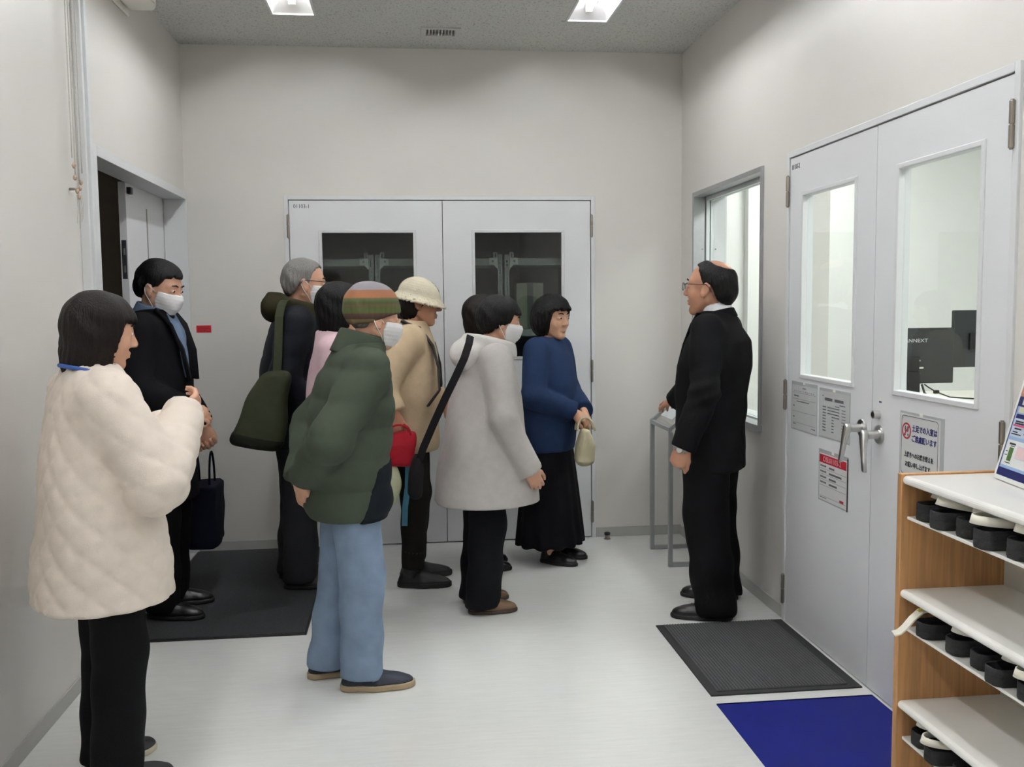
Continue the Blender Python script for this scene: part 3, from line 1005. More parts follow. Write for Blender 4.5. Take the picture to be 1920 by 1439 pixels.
for body, u0, u1, vt, hh, mm in (('土足での入室は', 0.083, 0.240, 0.054, 0.025, M_NAVY), ('ご遠慮願います', 0.083, 0.238, 0.090, 0.025, M_NAVY), ('上履きへのお履き替えを', 0.034, 0.220, 0.150, 0.020, M_PRINT), ('お願い申し上げます。', 0.042, 0.210, 0.184, 0.020, M_PRINT)):
    text_mesh('lettering', body, 0.03, (-0.0026, -u0, H4 - vt - hh * 0.5), (0, -1, 0), (0, 0, 1), mm, t, width=u1 - u0, height=hh, bold=0.022 * 0.03 / 0.03 * 0.03)

# ------------------------------------------------------------------ shoe rack
M_WOOD = mat_wood('rack_wood', (176, 130, 84))
M_MELA = mat('rack_white', (236, 235, 230), 0.18, var=0.01, vscale=6)
M_BACKP = mat('rack_back', (200, 198, 190), 0.5, var=0.01)
RX0, RX1, RY0, RY1 = 1.372, 1.700, 1.34, 2.500
rack = thing('shoe_rack', ((RX0 + RX1) / 2, (RY0 + RY1) / 2, 0), 'wooden shoe rack with white round-edged shelves at the right edge', 'rack')
ox, oy = (RX0 + RX1) / 2, (RY0 + RY1) / 2
for a, c in ((RY1 - 0.023, RY1), (RY0, RY0 + 0.023)):
    obj('end_panel', bx((RX0 - ox, a - oy, 0), (RX1 - ox, c - oy, 1.018), 0.0025), M_WOOD, rack)
obj('back_panel', bx((RX1 - 0.012 - ox, RY0 + 0.023 - oy, 0.02), (RX1 - 0.004 - ox, RY1 - 0.023 - oy, 0.99)), M_BACKP, rack)
SHELF_Z = (1.013, 0.688, 0.364, 0.06)
TRAY_Z = (0.898, 0.580, 0.258)
for z in SHELF_Z:
    b = new()
    r = 0.0125
    prof = [(RX1 - 0.012 - ox, z), (RX0 + 0.006 + r - ox, z)] + [(RX0 + 0.004 + r - ox - r * math.sin(a), z - r + r * math.cos(a)) for a in np.linspace(0.2, math.pi - 0.2, 8)] + [(RX0 + 0.006 + r - ox, z - 2 * r), (RX1 - 0.012 - ox, z - 2 * r)]
    prism(b, prof, 1, RY0 + 0.023 - oy, RY1 - 0.023 - oy)
    obj('shelf', b, M_MELA, rack)
for z in TRAY_Z:
    obj('shelf_tray', bx((RX0 + 0.018 - ox, RY0 + 0.023 - oy, z - 0.009), (RX1 - 0.012 - ox, RY1 - 0.023 - oy, z), 0.002), M_MELA, rack)

# slippers: one model, copied
M_SOLE = mat('slipper_black', (30, 30, 31), 0.75, var=0.1, vscale=60, bump=0.25, bscale=250)
M_UPPER = mat('slipper_grey', (150, 150, 146), 0.6, var=0.04)
M_STRAP = mat('slipper_white', (226, 222, 208), 0.5, var=0.03, vscale=30)


def half_width(x):        # x from 0 (heel) to 0.25 (toe)
    t_ = x / 0.25
    return (0.036 + 0.011 * math.sin(min(1, max(0, (t_ - 0.15) / 0.7)) * math.pi * 0.75)) * math.sqrt(max(0.0, 1 - max(0, (0.13 - t_) / 0.13) ** 2.4)) * math.sqrt(max(0.0, 1 - max(0, (t_ - 0.72) / 0.28) ** 2.2))


def outline(inset, n=23):
    xs = [inset + (0.25 - 2 * inset) * (0.5 - 0.5 * math.cos(math.pi * k / (n - 1))) for k in range(n)]
    up = [(x, max(0.0, half_width(x) - inset)) for x in xs]
    return up + [(x, -h) for x, h in reversed(up[1:-1])]


def ring_loft(bm, rings, close0=True, close1=True):
    R_ = [[bm.verts.new(p) for p in rg] for rg in rings]
    n = len(R_[0])
    for a, c in zip(R_, R_[1:]):
        for k in range(n):
            bm.faces.new((a[k], a[(k + 1) % n], c[(k + 1) % n], c[k]))
    if close0: bm.faces.new(R_[0])
    if close1: bm.faces.new(R_[-1][::-1])
    return bm


def band(bm, pts, wdir, w_, th):
    """flat strap following a polyline; wdir is the width direction"""
    pts = [Vector(p) for p in pts]
    rings = []
    for i, p in enumerate(pts):
        d = (pts[min(i + 1, len(pts) - 1)] - pts[max(i - 1, 0)]).normalized()
        wd = Vector(wdir); wd = (wd - d * wd.dot(d)).normalized()
        nn = d.cross(wd)
        rings.append([p + wd * w_ / 2 + nn * th / 2, p - wd * w_ / 2 + nn * th / 2, p - wd * w_ / 2 - nn * th / 2, p + wd * w_ / 2 - nn * th / 2])
    return ring_loft(bm, rings)


def slipper_meshes():
    out = {}
    b = new()
    rg = [[(x, y, 0.0) for x, y in outline(0.004)], [(x, y, 0.006) for x, y in outline(0.0)], [(x, y, 0.024) for x, y in outline(0.0005)], [(x, y, 0.0265) for x, y in outline(0.002)], [(x, y, 0.029) for x, y in outline(0.0005)],
          [(x, y, 0.049 - 0.05 * max(0, x - 0.13)) for x, y in outline(0.001)], [(x, y, 0.052 - 0.05 * max(0, x - 0.13)) for x, y in outline(0.004)], [(x, y, 0.048 - 0.05 * max(0, x - 0.13)) for x, y in outline(0.007)], [(x, y, 0.026) for x, y in outline(0.009)]]
    ring_loft(b, rg)
    out['sole'] = (b, M_SOLE)
    b = new()
    rows_ = []
    for x in np.linspace(0.105, 0.235, 8):
        hw_ = half_width(x) - 0.002
        top = 0.075 - 0.20 * max(0, x - 0.14)
        rows_.append([(x, hw_ * math.cos(a), 0.030 + (top - 0.030) * math.sin(a) ** 0.7 if math.sin(a) > 0 else 0.030) for a in np.linspace(0.0, math.pi, 11)])
    inner = [[(x, y * 0.93, z - 0.004) for x, y, z in rw] for rw in rows_]
    V1 = [[b.verts.new(p) for p in rw] for rw in rows_]
    V2 = [[b.verts.new(p) for p in rw] for rw in inner]
    for Vv in (V1, V2):
        for i in range(7):
            for k in range(10):
                b.faces.new((Vv[i][k], Vv[i][k + 1], Vv[i + 1][k + 1], Vv[i + 1][k]))
    for i in (0, 7):
        for k in range(10):
            b.faces.new((V1[i][k], V1[i][k + 1], V2[i][k + 1], V2[i][k]))
    out['upper'] = (b, M_UPPER)
    b = new()
    pts = []
    for a in np.linspace(-0.1, math.pi + 0.1, 17):
        pts.append((0.135 - 0.108 * max(0, math.sin(a)) ** 0.8, 0.043 * math.cos(a), 0.058 + 0.016 * max(0, math.sin(a))))
    band(b, pts, (0.35, 0, 1), 0.024, 0.004)
    out['strap'] = (b, M_STRAP)
    b = new()
    band(b, [(0.112, 0.038, 0.068), (0.128, 0.024, 0.080), (0.135, 0.0, 0.085), (0.128, -0.024, 0.080), (0.112, -0.038, 0.068)], (1, 0, 0), 0.045, 0.004)
    out['instep_band'] = (b, M_STRAP)
    return out


proto = {}
for k, (bm_, mm) in slipper_meshes().items():
    me = bpy.data.meshes.new(k)
    bmesh.ops.recalc_face_normals(bm_, faces=bm_.faces[:])
    bm_.to_mesh(me); bm_.free()
    me.polygons.foreach_set('use_smooth', [k in ('upper', 'strap', 'sole')] * len(me.polygons))
    me.materials.append(mm)
    proto[k] = me

ORD = ('first', 'second', 'third', 'fourth', 'fifth', 'sixth', 'seventh')
ROWN = ('top tray', 'middle tray', 'lowest tray')
layout = {0: [(2.422, 0.004, 0), (2.330, -0.010, 1), (2.235, 0.006, 0), (2.125, -0.016, 2), (2.022, 0.002, 1), (1.925, -0.004, 0)],
          1: [(2.395, -0.004, 3), (2.268, 0.006, 1), (2.168, 0.012, 0), (2.072, -0.010, 0), (1.968, 0.002, 2), (1.87, 0.0, 0)],
          2: [(2.420, 0.004, 1), (2.325, -0.012, 2), (2.215, 0.004, 0)]}
for rw, items in layout.items():
    for k, (y, dx, st) in enumerate(items):
        lab = 'black slipper with white strap, %s from the far end of the %s' % (ORD[k], ROWN[rw])
        if st == 3:
            lab = 'black slipper whose white strap hangs out of the %s' % ROWN[rw]
        t = thing('slipper', (RX0 + 0.012 + dx, y - 0.006, TRAY_Z[rw] + 0.0008), lab, 'slipper', rz=random.uniform(-0.02, 0.02), group='slippers in the shoe rack')
        t.scale = (1, 0.94, (0.92, 0.83, 0.80)[rw])
        for nm, me in proto.items():
            if st == 3 and nm == 'strap':
                continue
            o = bpy.data.objects.new(nm, me)
            link(o, t)
            if nm == 'strap':
                o.location = ((0.014, 0, 0.006), (-0.012, 0, 0.008), (-0.032, 0, 0.004))[st]
                o.rotation_euler = (0, math.radians((3, 2, -4)[st]), 0)
        if st == 3:
            b = new()
            band(b, [(0.10, 0.03, 0.070), (0.05, 0.026, 0.082), (0.02, 0.024, 0.078), (-0.005, 0.022, 0.055), (-0.025, 0.024, 0.025), (-0.04, 0.027, 0.008), (-0.055, 0.03, 0.002)], (0, 1, 0.2), 0.026, 0.005)
            s_ = obj('strap', b, M_STRAP, t, smooth=False)
            b = new()
            star = []
            for q_ in range(10):
                rr = 0.010 if q_ % 2 == 0 else 0.0045
                star.append((rr * math.cos(q_ * math.pi / 5), rr * math.sin(q_ * math.pi / 5)))
            prism(b, star, 2, 0.0, 0.0015)
            e = obj('star_mark', b, mat('star_yellow', (214, 190, 30), 0.5), s_)
            e.location = (0.018, 0.024, 0.081); e.rotation_euler = (0, -0.4, 0)

# poster board on the rack
AX = Vector((-0.149, -0.989, 0)).normalized()          # along the bottom edge, towards the camera
tilt = math.radians(15.5)
BACK = Vector((-AX.y, AX.x, 0))                        # horizontally away from the viewer of the board
BACK = BACK if BACK.x > 0 else -BACK
UPV = (Vector((0, 0, math.cos(tilt))) + BACK * math.sin(tilt)).normalized()
NRM = AX.cross(UPV)
if NRM.x > 0: NRM = -NRM
poster = thing('poster_board', (1.596, 2.403, 1.0165), 'tilted white-framed colour poster standing on the shoe rack', 'poster')


def pq(u0, u1, v0, v1, n0, n1):
    b = new()
    vs = [b.verts.new(AX * u + UPV * v + NRM * n) for n in (n0, n1) for (u, v) in ((u0, v0), (u1, v0), (u1, v1), (u0, v1))]
    for f in ((0, 1, 2, 3), (4, 5, 6, 7), (0, 1, 5, 4), (1, 2, 6, 5), (2, 3, 7, 6), (3, 0, 4, 7)):
        b.faces.new([vs[i] for i in f])
    return b


PW, PH = 0.30, 0.42
obj('board', pq(0, PW, 0, PH, -0.008, 0), mat('board_white', (232, 231, 226), 0.4, var=0.01), poster)
P_NAVY = mat('poster_navy', (30, 34, 92), 0.3, var=0.02)
P_LBLUE = mat('poster_sky', (150, 178, 214), 0.3, var=0.02)
P_WHITE = mat('poster_white', (226, 228, 226), 0.3, var=0.01)
P_PINK = mat('poster_pink', (206, 70, 120), 0.35)
P_GREEN = mat('poster_green', (74, 110, 52), 0.4, var=0.5, vscale=120)
P_BROWN = mat('poster_salmon', (186, 132, 106), 0.35, var=0.05)
P_GREY = mat('poster_tint', (196, 206, 220), 0.35)
P_CREAM = mat('poster_cream', (206, 208, 176), 0.35)
m_ = 0.011
for nm, u0, u1, v0, v1, lay, mm in (
        ('print_ground', m_, PW - m_, 0.012, PH - 0.012, 1, P_LBLUE), ('print_band', m_, PW - m_, 0.012, 0.034, 2, P_NAVY), ('print_band', m_, PW - m_, 0.205, 0.232, 2, P_NAVY),
        ('print_panel', m_, PW - m_, 0.232, PH - 0.012, 2, P_BROWN), ('print_side', m_, m_ + 0.004, 0.034, 0.205, 2, P_NAVY),
        ('print_card', 0.019, PW - 0.02, 0.042, 0.112, 2, P_WHITE), ('print_card', 0.019, PW - 0.02, 0.122, 0.184, 2, P_GREY), ('print_card', 0.022, PW - 0.02, 0.242, 0.33, 3, P_WHITE),
        ('print_header', 0.022, PW - 0.022, 0.172, 0.184, 3, P_NAVY), ('print_label', 0.026, 0.07, 0.188, 0.203, 3, P_CREAM), ('print_label', 0.034, 0.12, 0.210, 0.228, 3, P_CREAM),
        ('print_photo', 0.040, 0.062, 0.055, 0.092, 3, P_GREEN), ('print_row', 0.022, 0.10, 0.150, 0.155, 3, P_PINK), ('print_row', 0.11, 0.20, 0.150, 0.155, 3, P_PINK),
        ('print_map', 0.078, 0.14, 0.066, 0.100, 3, P_GREY), ('print_map', 0.080, 0.138, 0.068, 0.098, 4, mat('poster_rose', (224, 196, 198), 0.4)), ('print_map', 0.15, 0.24, 0.05, 0.10, 3, P_LBLUE)):
    obj(nm, pq(u0, u1, v0, v1, 0.0, 0.0004 * lay), mm, poster)
b = new()
for (v, u0, u1, hh) in ((0.164, 0.03, 0.07, 0.004), (0.158, 0.03, 0.075, 0.004), (0.144, 0.035, 0.07, 0.004), (0.135, 0.03, 0.055, 0.003), (0.129, 0.026, 0.075, 0.003), (0.164, 0.09, 0.16, 0.004), (0.158, 0.09, 0.16, 0.004), (0.144, 0.09, 0.16, 0.004), (0.134, 0.09, 0.16, 0.004),
                        (0.102, 0.035, 0.066, 0.005), (0.096, 0.044, 0.064, 0.002), (0.050, 0.038, 0.064, 0.002), (0.08, 0.026, 0.037, 0.002), (0.07, 0.026, 0.037, 0.002), (0.262, 0.04, 0.16, 0.022), (0.30, 0.04, 0.16, 0.022)):
    u = u0
    while u < u1:
        ww = random.uniform(0.003, 0.009)
        tmp = pq(u, min(u + ww, u1), v - hh / 2, v + hh / 2, 0.0012, 0.0022)
        me = bpy.data.meshes.new('tmp'); tmp.to_mesh(me); tmp.free(); b.from_mesh(me); bpy.data.meshes.remove(me)
        u += ww + 0.0016
obj('print_text', b, M_PRINT, poster, kind='stuff')
b = new()
prop = [AX * 0.12 + UPV * 0.30 + NRM * -0.008, AX * 0.18 + UPV * 0.30 + NRM * -0.008, AX * 0.18 + BACK * 0.085, AX * 0.12 + BACK * 0.085]
prop[2].z = prop[3].z = 0.0
A_ = [b.verts.new(p) for p in prop]; B_ = [b.verts.new(p + BACK * 0.004) for p in prop]
b.faces.new(A_); b.faces.new(B_)
for i in range(4):
    b.faces.new((A_[i], A_[(i + 1) % 4], B_[(i + 1) % 4], B_[i]))
obj('prop_leg', b, MATS['board_white'], poster)

# ------------------------------------------------------------------ implicit-surface modelling of people and soft things
F32 = np.float32


def smin(a, b, k):
    h = np.clip(0.5 + 0.5 * (b - a) / k, 0, 1)
    return b + (a - b) * h - k * h * (1 - h)


def smax(a, b, k):
    return -smin(-a, -b, k)


def rc(P, a, b, r1, r2):
    a = np.asarray(a, F32); b = np.asarray(b, F32)
    ba = b - a
    L2 = float(ba @ ba) + 1e-12
    dx, dy, dz = P[0] - a[0], P[1] - a[1], P[2] - a[2]
    t = np.clip((dx * ba[0] + dy * ba[1] + dz * ba[2]) / L2, 0, 1)
    return np.sqrt((dx - ba[0] * t) ** 2 + (dy - ba[1] * t) ** 2 + (dz - ba[2] * t) ** 2) - (r1 + (r2 - r1) * t)


def chain(P, pts, rad, k=0.015):
    d = None
    for (a, b, r1, r2) in zip(pts, pts[1:], rad, rad[1:]):
        e = rc(P, a, b, r1, r2)
        d = e if d is None else smin(d, e, k)
    return d


def ell(P, c, r):
    x, y, z = (P[0] - c[0]) / r[0], (P[1] - c[1]) / r[1], (P[2] - c[2]) / r[2]
    k0 = np.sqrt(x * x + y * y + z * z)
    k1 = np.sqrt((x / r[0]) ** 2 + (y / r[1]) ** 2 + (z / r[2]) ** 2) + 1e-9
    return k0 * (k0 - 1) / k1


def loft(P, table, pw=2.2, shift=None, cy=0.0):
    """table rows (z, half width y, half depth x, centre x); capped at both ends"""
    T = np.array(sorted(table), F32)
    z = P[2]
    a = np.interp(z, T[:, 0], T[:, 1]); b = np.interp(z, T[:, 0], T[:, 2]); cx = np.interp(z, T[:, 0], T[:, 3])
    if shift is not None:
        cx = cx + shift(z)
    q = (np.abs((P[0] - cx) / b) ** pw + np.abs((P[1] - cy) / a) ** pw) ** (1 / pw)
    d = (q - 1) * np.minimum(a, b)
    zc, zh = (T[0, 0] + T[-1, 0]) / 2, (T[-1, 0] - T[0, 0]) / 2
    return smax(d, np.abs(z - zc) - zh, 0.012)


def cut(P, d, p, n, k=0.006):
    """keep the side of the plane through p with normal n pointing away"""
    n = np.asarray(n, F32); n = n / np.linalg.norm(n)
    return smax(d, (P[0] - p[0]) * n[0] + (P[1] - p[1]) * n[1] + (P[2] - p[2]) * n[2], k)


def folds(P, amp, f, seed):
    x, y, z = P
    return amp * (np.sin(f * (0.8 * x + 0.5 * z) + seed) * np.sin(f * (0.9 * y - 0.35 * z) + 1.7 * seed) + 0.6 * np.sin(1.9 * f * (0.3 * x - 0.4 * y + 0.8 * z) + 2.3 * seed + 1.5 * np.sin(f * 0.6 * (x + y))))


def axis_pts(lo, hi, step, zones=()):
    out = [lo]
    while out[-1] < hi:
        st = step
        for a, b, s in zones:
            if a - step < out[-1] < b:
                st = min(st, s)
        out.append(out[-1] + st)
    return np.array(out, F32)


def surface(fn, lo, hi, step, zz=(), zx=(), zy=(), coarse=4, slack=2.0):
    ax = [axis_pts(lo[0], hi[0], step[0], zx), axis_pts(lo[1], hi[1], step[1], zy), axis_pts(lo[2], hi[2], step[2], zz)]
    n = [len(a) for a in ax]
    ci = [np.unique(np.r_[np.arange(0, m, coarse), m - 1]) for m in n]
    G = np.meshgrid(ax[0][ci[0]], ax[1][ci[1]], ax[2][ci[2]], indexing='ij')
    Dc = fn(tuple(g.ravel() for g in G)).reshape(G[0].shape).astype(F32)
    near = [np.clip(np.round(np.arange(m) / coarse).astype(int), 0, len(c) - 1) for m, c in zip(n, ci)]
    D = Dc[np.ix_(*near)]
    thr = slack * coarse * max(step[0], step[1], step[2]) * 0.95
    idx = np.nonzero(np.abs(D) < thr)
    Pm = (ax[0][idx[0]], ax[1][idx[1]], ax[2][idx[2]])
    D[idx] = fn(Pm).astype(F32)
    # surface nets
    S = D < 0
    cnt = np.zeros([m - 1 for m in n], np.int8)
    for a in (0, 1):
        for b in (0, 1):
            for c in (0, 1):
                cnt += S[a:n[0] - 1 + a, b:n[1] - 1 + b, c:n[2] - 1 + c]
    act = np.nonzero((cnt > 0) & (cnt < 8))
    cid = np.full(cnt.shape, -1, np.int32)
    cid[act] = np.arange(len(act[0]))
    corner = {}
    for a in (0, 1):
        for b in (0, 1):
            for c in (0, 1):
                corner[a, b, c] = D[act[0] + a, act[1] + b, act[2] + c]
    acc = np.zeros((len(act[0]), 3), F32); num = np.zeros(len(act[0]), F32)
    for axis in range(3):
        for b in (0, 1):
            for c in (0, 1):
                k0 = [b, c]; k0.insert(axis, 0)
                k1 = [b, c]; k1.insert(axis, 1)
                d0, d1 = corner[tuple(k0)], corner[tuple(k1)]
                m = (d0 < 0) != (d1 < 0)
                t = np.where(m, d0 / np.where(m, d0 - d1, 1), 0)
                for q in range(3):
                    acc[:, q] += np.where(m, (t if q == axis else k0[q]), 0)
                num += m
    acc /= num[:, None]
    V = np.empty_like(acc)
    for q in range(3):
        i = act[q]
        V[:, q] = ax[q][i] + acc[:, q] * (ax[q][i + 1] - ax[q][i])
    quads = []
    for axis in range(3):
        o1, o2 = [(1, 2), (2, 0), (0, 1)][axis]
        sl0 = [slice(None)] * 3; sl1 = [slice(None)] * 3
        sl0[axis] = slice(0, n[axis] - 1); sl1[axis] = slice(1, n[axis])
        A, B = S[tuple(sl0)], S[tuple(sl1)]
        m = A != B
        ii = np.array(np.nonzero(m))
        ok = (ii[o1] > 0) & (ii[o1] < n[o1] - 1) & (ii[o2] > 0) & (ii[o2] < n[o2] - 1)
        ii = ii[:, ok]
        def C(d1, d2):
            j = [ii[0], ii[1], ii[2]]
            j[o1] = j[o1] + d1; j[o2] = j[o2] + d2
            return cid[j[0], j[1], j[2]]
        q = np.stack([C(-1, -1), C(0, -1), C(0, 0), C(-1, 0)], 1)
        flip = ~A[tuple(ii)]
        q[flip] = q[flip][:, ::-1]
        quads.append(q)
    Q = np.concatenate(quads)
    return V, Q


def mesh_obj(name, V, Q, m, parent=None, label=None):
    me = bpy.data.meshes.new(name)
    me.vertices.add(len(V)); me.vertices.foreach_set('co', np.asarray(V, F32).ravel())
    me.loops.add(Q.size); me.loops.foreach_set('vertex_index', Q.astype(np.int32).ravel())
    me.polygons.add(len(Q))
    me.polygons.foreach_set('loop_start', np.arange(0, Q.size, 4, dtype=np.int32))
    me.polygons.foreach_set('loop_total', np.full(len(Q), 4, np.int32))
    me.polygons.foreach_set('use_smooth', np.ones(len(Q), bool))
    me.update(calc_edges=True)
    for mm in (m if isinstance(m, (list, tuple)) else [m]):
        me.materials.append(mm)
    o = bpy.data.objects.new(name, me)
    link(o, parent)
    return tag(o, label=label)


# ---- materials for people
M_SKIN = mat('skin_light', (198, 152, 126), 0.5, var=0.05, vscale=14, bump=0.05, bscale=200)
M_SKIN2 = mat('skin_tan', (176, 128, 102), 0.45, var=0.06, vscale=14, bump=0.05, bscale=200)
M_HAIRK = mat('hair_black', (13, 12, 12), 0.5, var=0.3, vscale=60, bump=0.45, bscale=45, stretch=(6, 6, 0.6), spec=0.2)
M_HAIRB = mat('hair_dark_brown', (23, 16, 14), 0.5, var=0.3, vscale=60, bump=0.45, bscale=45, stretch=(6, 6, 0.6), spec=0.2)
M_HAIRG = mat('hair_grey', (120, 118, 115), 0.5, var=0.25, vscale=60, bump=0.45, bscale=45, stretch=(6, 6, 0.6), spec=0.2)
M_EYE = mat('eye_white', (226, 222, 216), 0.2)
M_IRIS = mat('eye_iris', (34, 24, 20), 0.15)
M_MASK = mat('mask_white', (226, 226, 226), 0.8, var=0.02, vscale=30, bump=0.15, bscale=300)
M_GFRAME = mat('glasses_frame', (58, 30, 32), 0.3, 0.3)


def cloth(name, rgb, rough=0.85, bump=0.25, bscale=350, var=0.06, sheen=0.0, vscale=25):
    return mat(name, rgb, rough, var=var, vscale=vscale, bump=bump, bscale=bscale, spec=0.15, sheen=sheen)


def rotm(yaw=0.0, pitch=0.0, roll=0.0):
    """columns: forward, left, up of the turned head; pitch > 0 looks down"""
    cy, sy = math.cos(yaw), math.sin(yaw); cp, sp = math.cos(pitch), math.sin(pitch); cr, sr = math.cos(roll), math.sin(roll)
    Rz = np.array([[cy, -sy, 0], [sy, cy, 0], [0, 0, 1]]); Ry = np.array([[cp, 0, sp], [0, 1, 0], [-sp, 0, cp]]); Rx = np.array([[1, 0, 0], [0, cr, -sr], [0, sr, cr]])
    return Rz @ Ry @ Rx


def into(P, c, R):
    dx, dy, dz = P[0] - c[0], P[1] - c[1], P[2] - c[2]
    return (dx * R[0, 0] + dy * R[1, 0] + dz * R[2, 0], dx * R[0, 1] + dy * R[1, 1] + dz * R[2, 1], dx * R[0, 2] + dy * R[1, 2] + dz * R[2, 2])


def head_sdf(H, fine=True):
    """H: points in head coordinates (x forward, y left, z up, origin mid head)"""
    x, y, z = H
    S = (x, np.abs(y), z)
    d = smin(ell(S, (-0.014, 0, 0.028), (0.097, 0.076, 0.085)), ell(S, (0.026, 0, -0.036), (0.060, 0.060, 0.082)), 0.035)
    d = smin(d, rc(S, (0.0, 0.046, -0.052), (0.056, 0.014, -0.098), 0.021, 0.016), 0.022)
    d = smin(d, rc(S, (0.066, 0, -0.098), (0.066, 0.008, -0.098), 0.018, 0.017), 0.018)
    d = smin(d, ell(S, (0.052, 0.036, -0.030), (0.028, 0.026, 0.026)), 0.022)
    d = smin(d, rc(S, (0.078, 0, 0.024), (0.066, 0.042, 0.024), 0.011, 0.011), 0.014)
    d = smax(d, -ell(S, (0.101, 0.033, 0.005), (0.020, 0.017, 0.014)), 0.012)
    d = smin(d, ell(S, (0.0755, 0.033, 0.005), (0.0125, 0.017, 0.0125)), 0.005)
    d = smin(d, rc(S, (0.086, 0, 0.012), (0.104, 0, -0.026), 0.0065, 0.0115), 0.012)
    d = smin(d, ell(S, (0.095, 0.011, -0.031), (0.011, 0.0085, 0.008)), 0.006)
    d = smin(d, ell(S, (0.084, 0, -0.0575), (0.012, 0.024, 0.0065)), 0.006)
    d = smin(d, ell(S, (0.083, 0, -0.0695), (0.012, 0.021, 0.0065)), 0.006)
    d = smax(d, -rc(S, (0.101, 0, -0.0635), (0.092, 0.024, -0.0645), 0.0045, 0.003), 0.004)
    e = ell((x + 0.25 * z, S[1], z), (-0.008, 0.0795, -0.010), (0.020, 0.0085, 0.033))
    e = smax(e, -ell((x + 0.25 * z, S[1], z), (-0.003, 0.088, -0.006), (0.010, 0.006, 0.018)), 0.004)
    e = smin(e, ell(S, (0.003, 0.077, -0.034), (0.009, 0.007, 0.009)), 0.006)
    return smin(d, e, 0.007)


def hand_sdf(P, wrist, d, n, side, curl, spread=0.0, thumb=0.6):
    """wrist: joint; d: direction to the knuckles; n: palm normal (the way the fingers curl); side: +1 when the thumb is at +cross(d, n)"""
    w_ = np.array(wrist, float)
    d = np.array(d, float); d /= np.linalg.norm(d)
    n = np.array(n, float); n -= d * (n @ d); n /= np.linalg.norm(n)
    s = np.cross(d, n) * side
    Rm = np.stack([d, s, n], 1)
    L = into(P, w_, Rm)
    f = smin(ell(L, (0.045, 0.0, 0.0), (0.056, 0.042, 0.017)), ell(L, (0.030, 0.022, 0.006), (0.034, 0.020, 0.018)), 0.012)
    f = smin(f, rc(L, (-0.02, 0, 0), (0.02, 0, 0), 0.024, 0.024), 0.016)
    c1, c2, c3 = [math.radians(v) for v in curl]
    for j, (off, ln) in enumerate(((0.030, 0.92), (0.010, 1.0), (-0.011, 0.95), (-0.030, 0.76))):
        p = np.array([0.086 - 0.006 * abs(j - 1), off, 0.0])
        a = c1 * (1 + 0.06 * j)
        pts = [p * np.array([0.75, 0.9, 1]), p]
        for ln0, da in ((0.042, 0), (0.027, c2), (0.022, c3)):
            a += da
            sp = spread * (1.5 - j) * 0.25
            p = p + ln * ln0 * np.array([math.cos(a) * math.cos(sp), math.sin(sp) * abs(math.cos(a)), math.sin(a)])
            pts.append(p)
        f = smin(f, chain(L, pts, (0.011, 0.0098, 0.0092, 0.0082, 0.0068), 0.004), 0.0045)
    t0 = np.array([0.022, 0.026, 0.006])
    ta = thumb
    t1 = t0 + 0.042 * np.array([math.cos(ta) * 0.9, math.sin(ta), 0.25])
    t2 = t1 + 0.032 * np.array([math.cos(ta - 0.35), math.sin(ta - 0.35) * 0.8, 0.35])
    t3 = t2 + 0.024 * np.array([math.cos(ta - 0.7), math.sin(ta - 0.7) * 0.6, 0.45])
    return smin(f, chain(L, (t0, t1, t2, t3), (0.016, 0.0125, 0.011, 0.008), 0.006), 0.008)


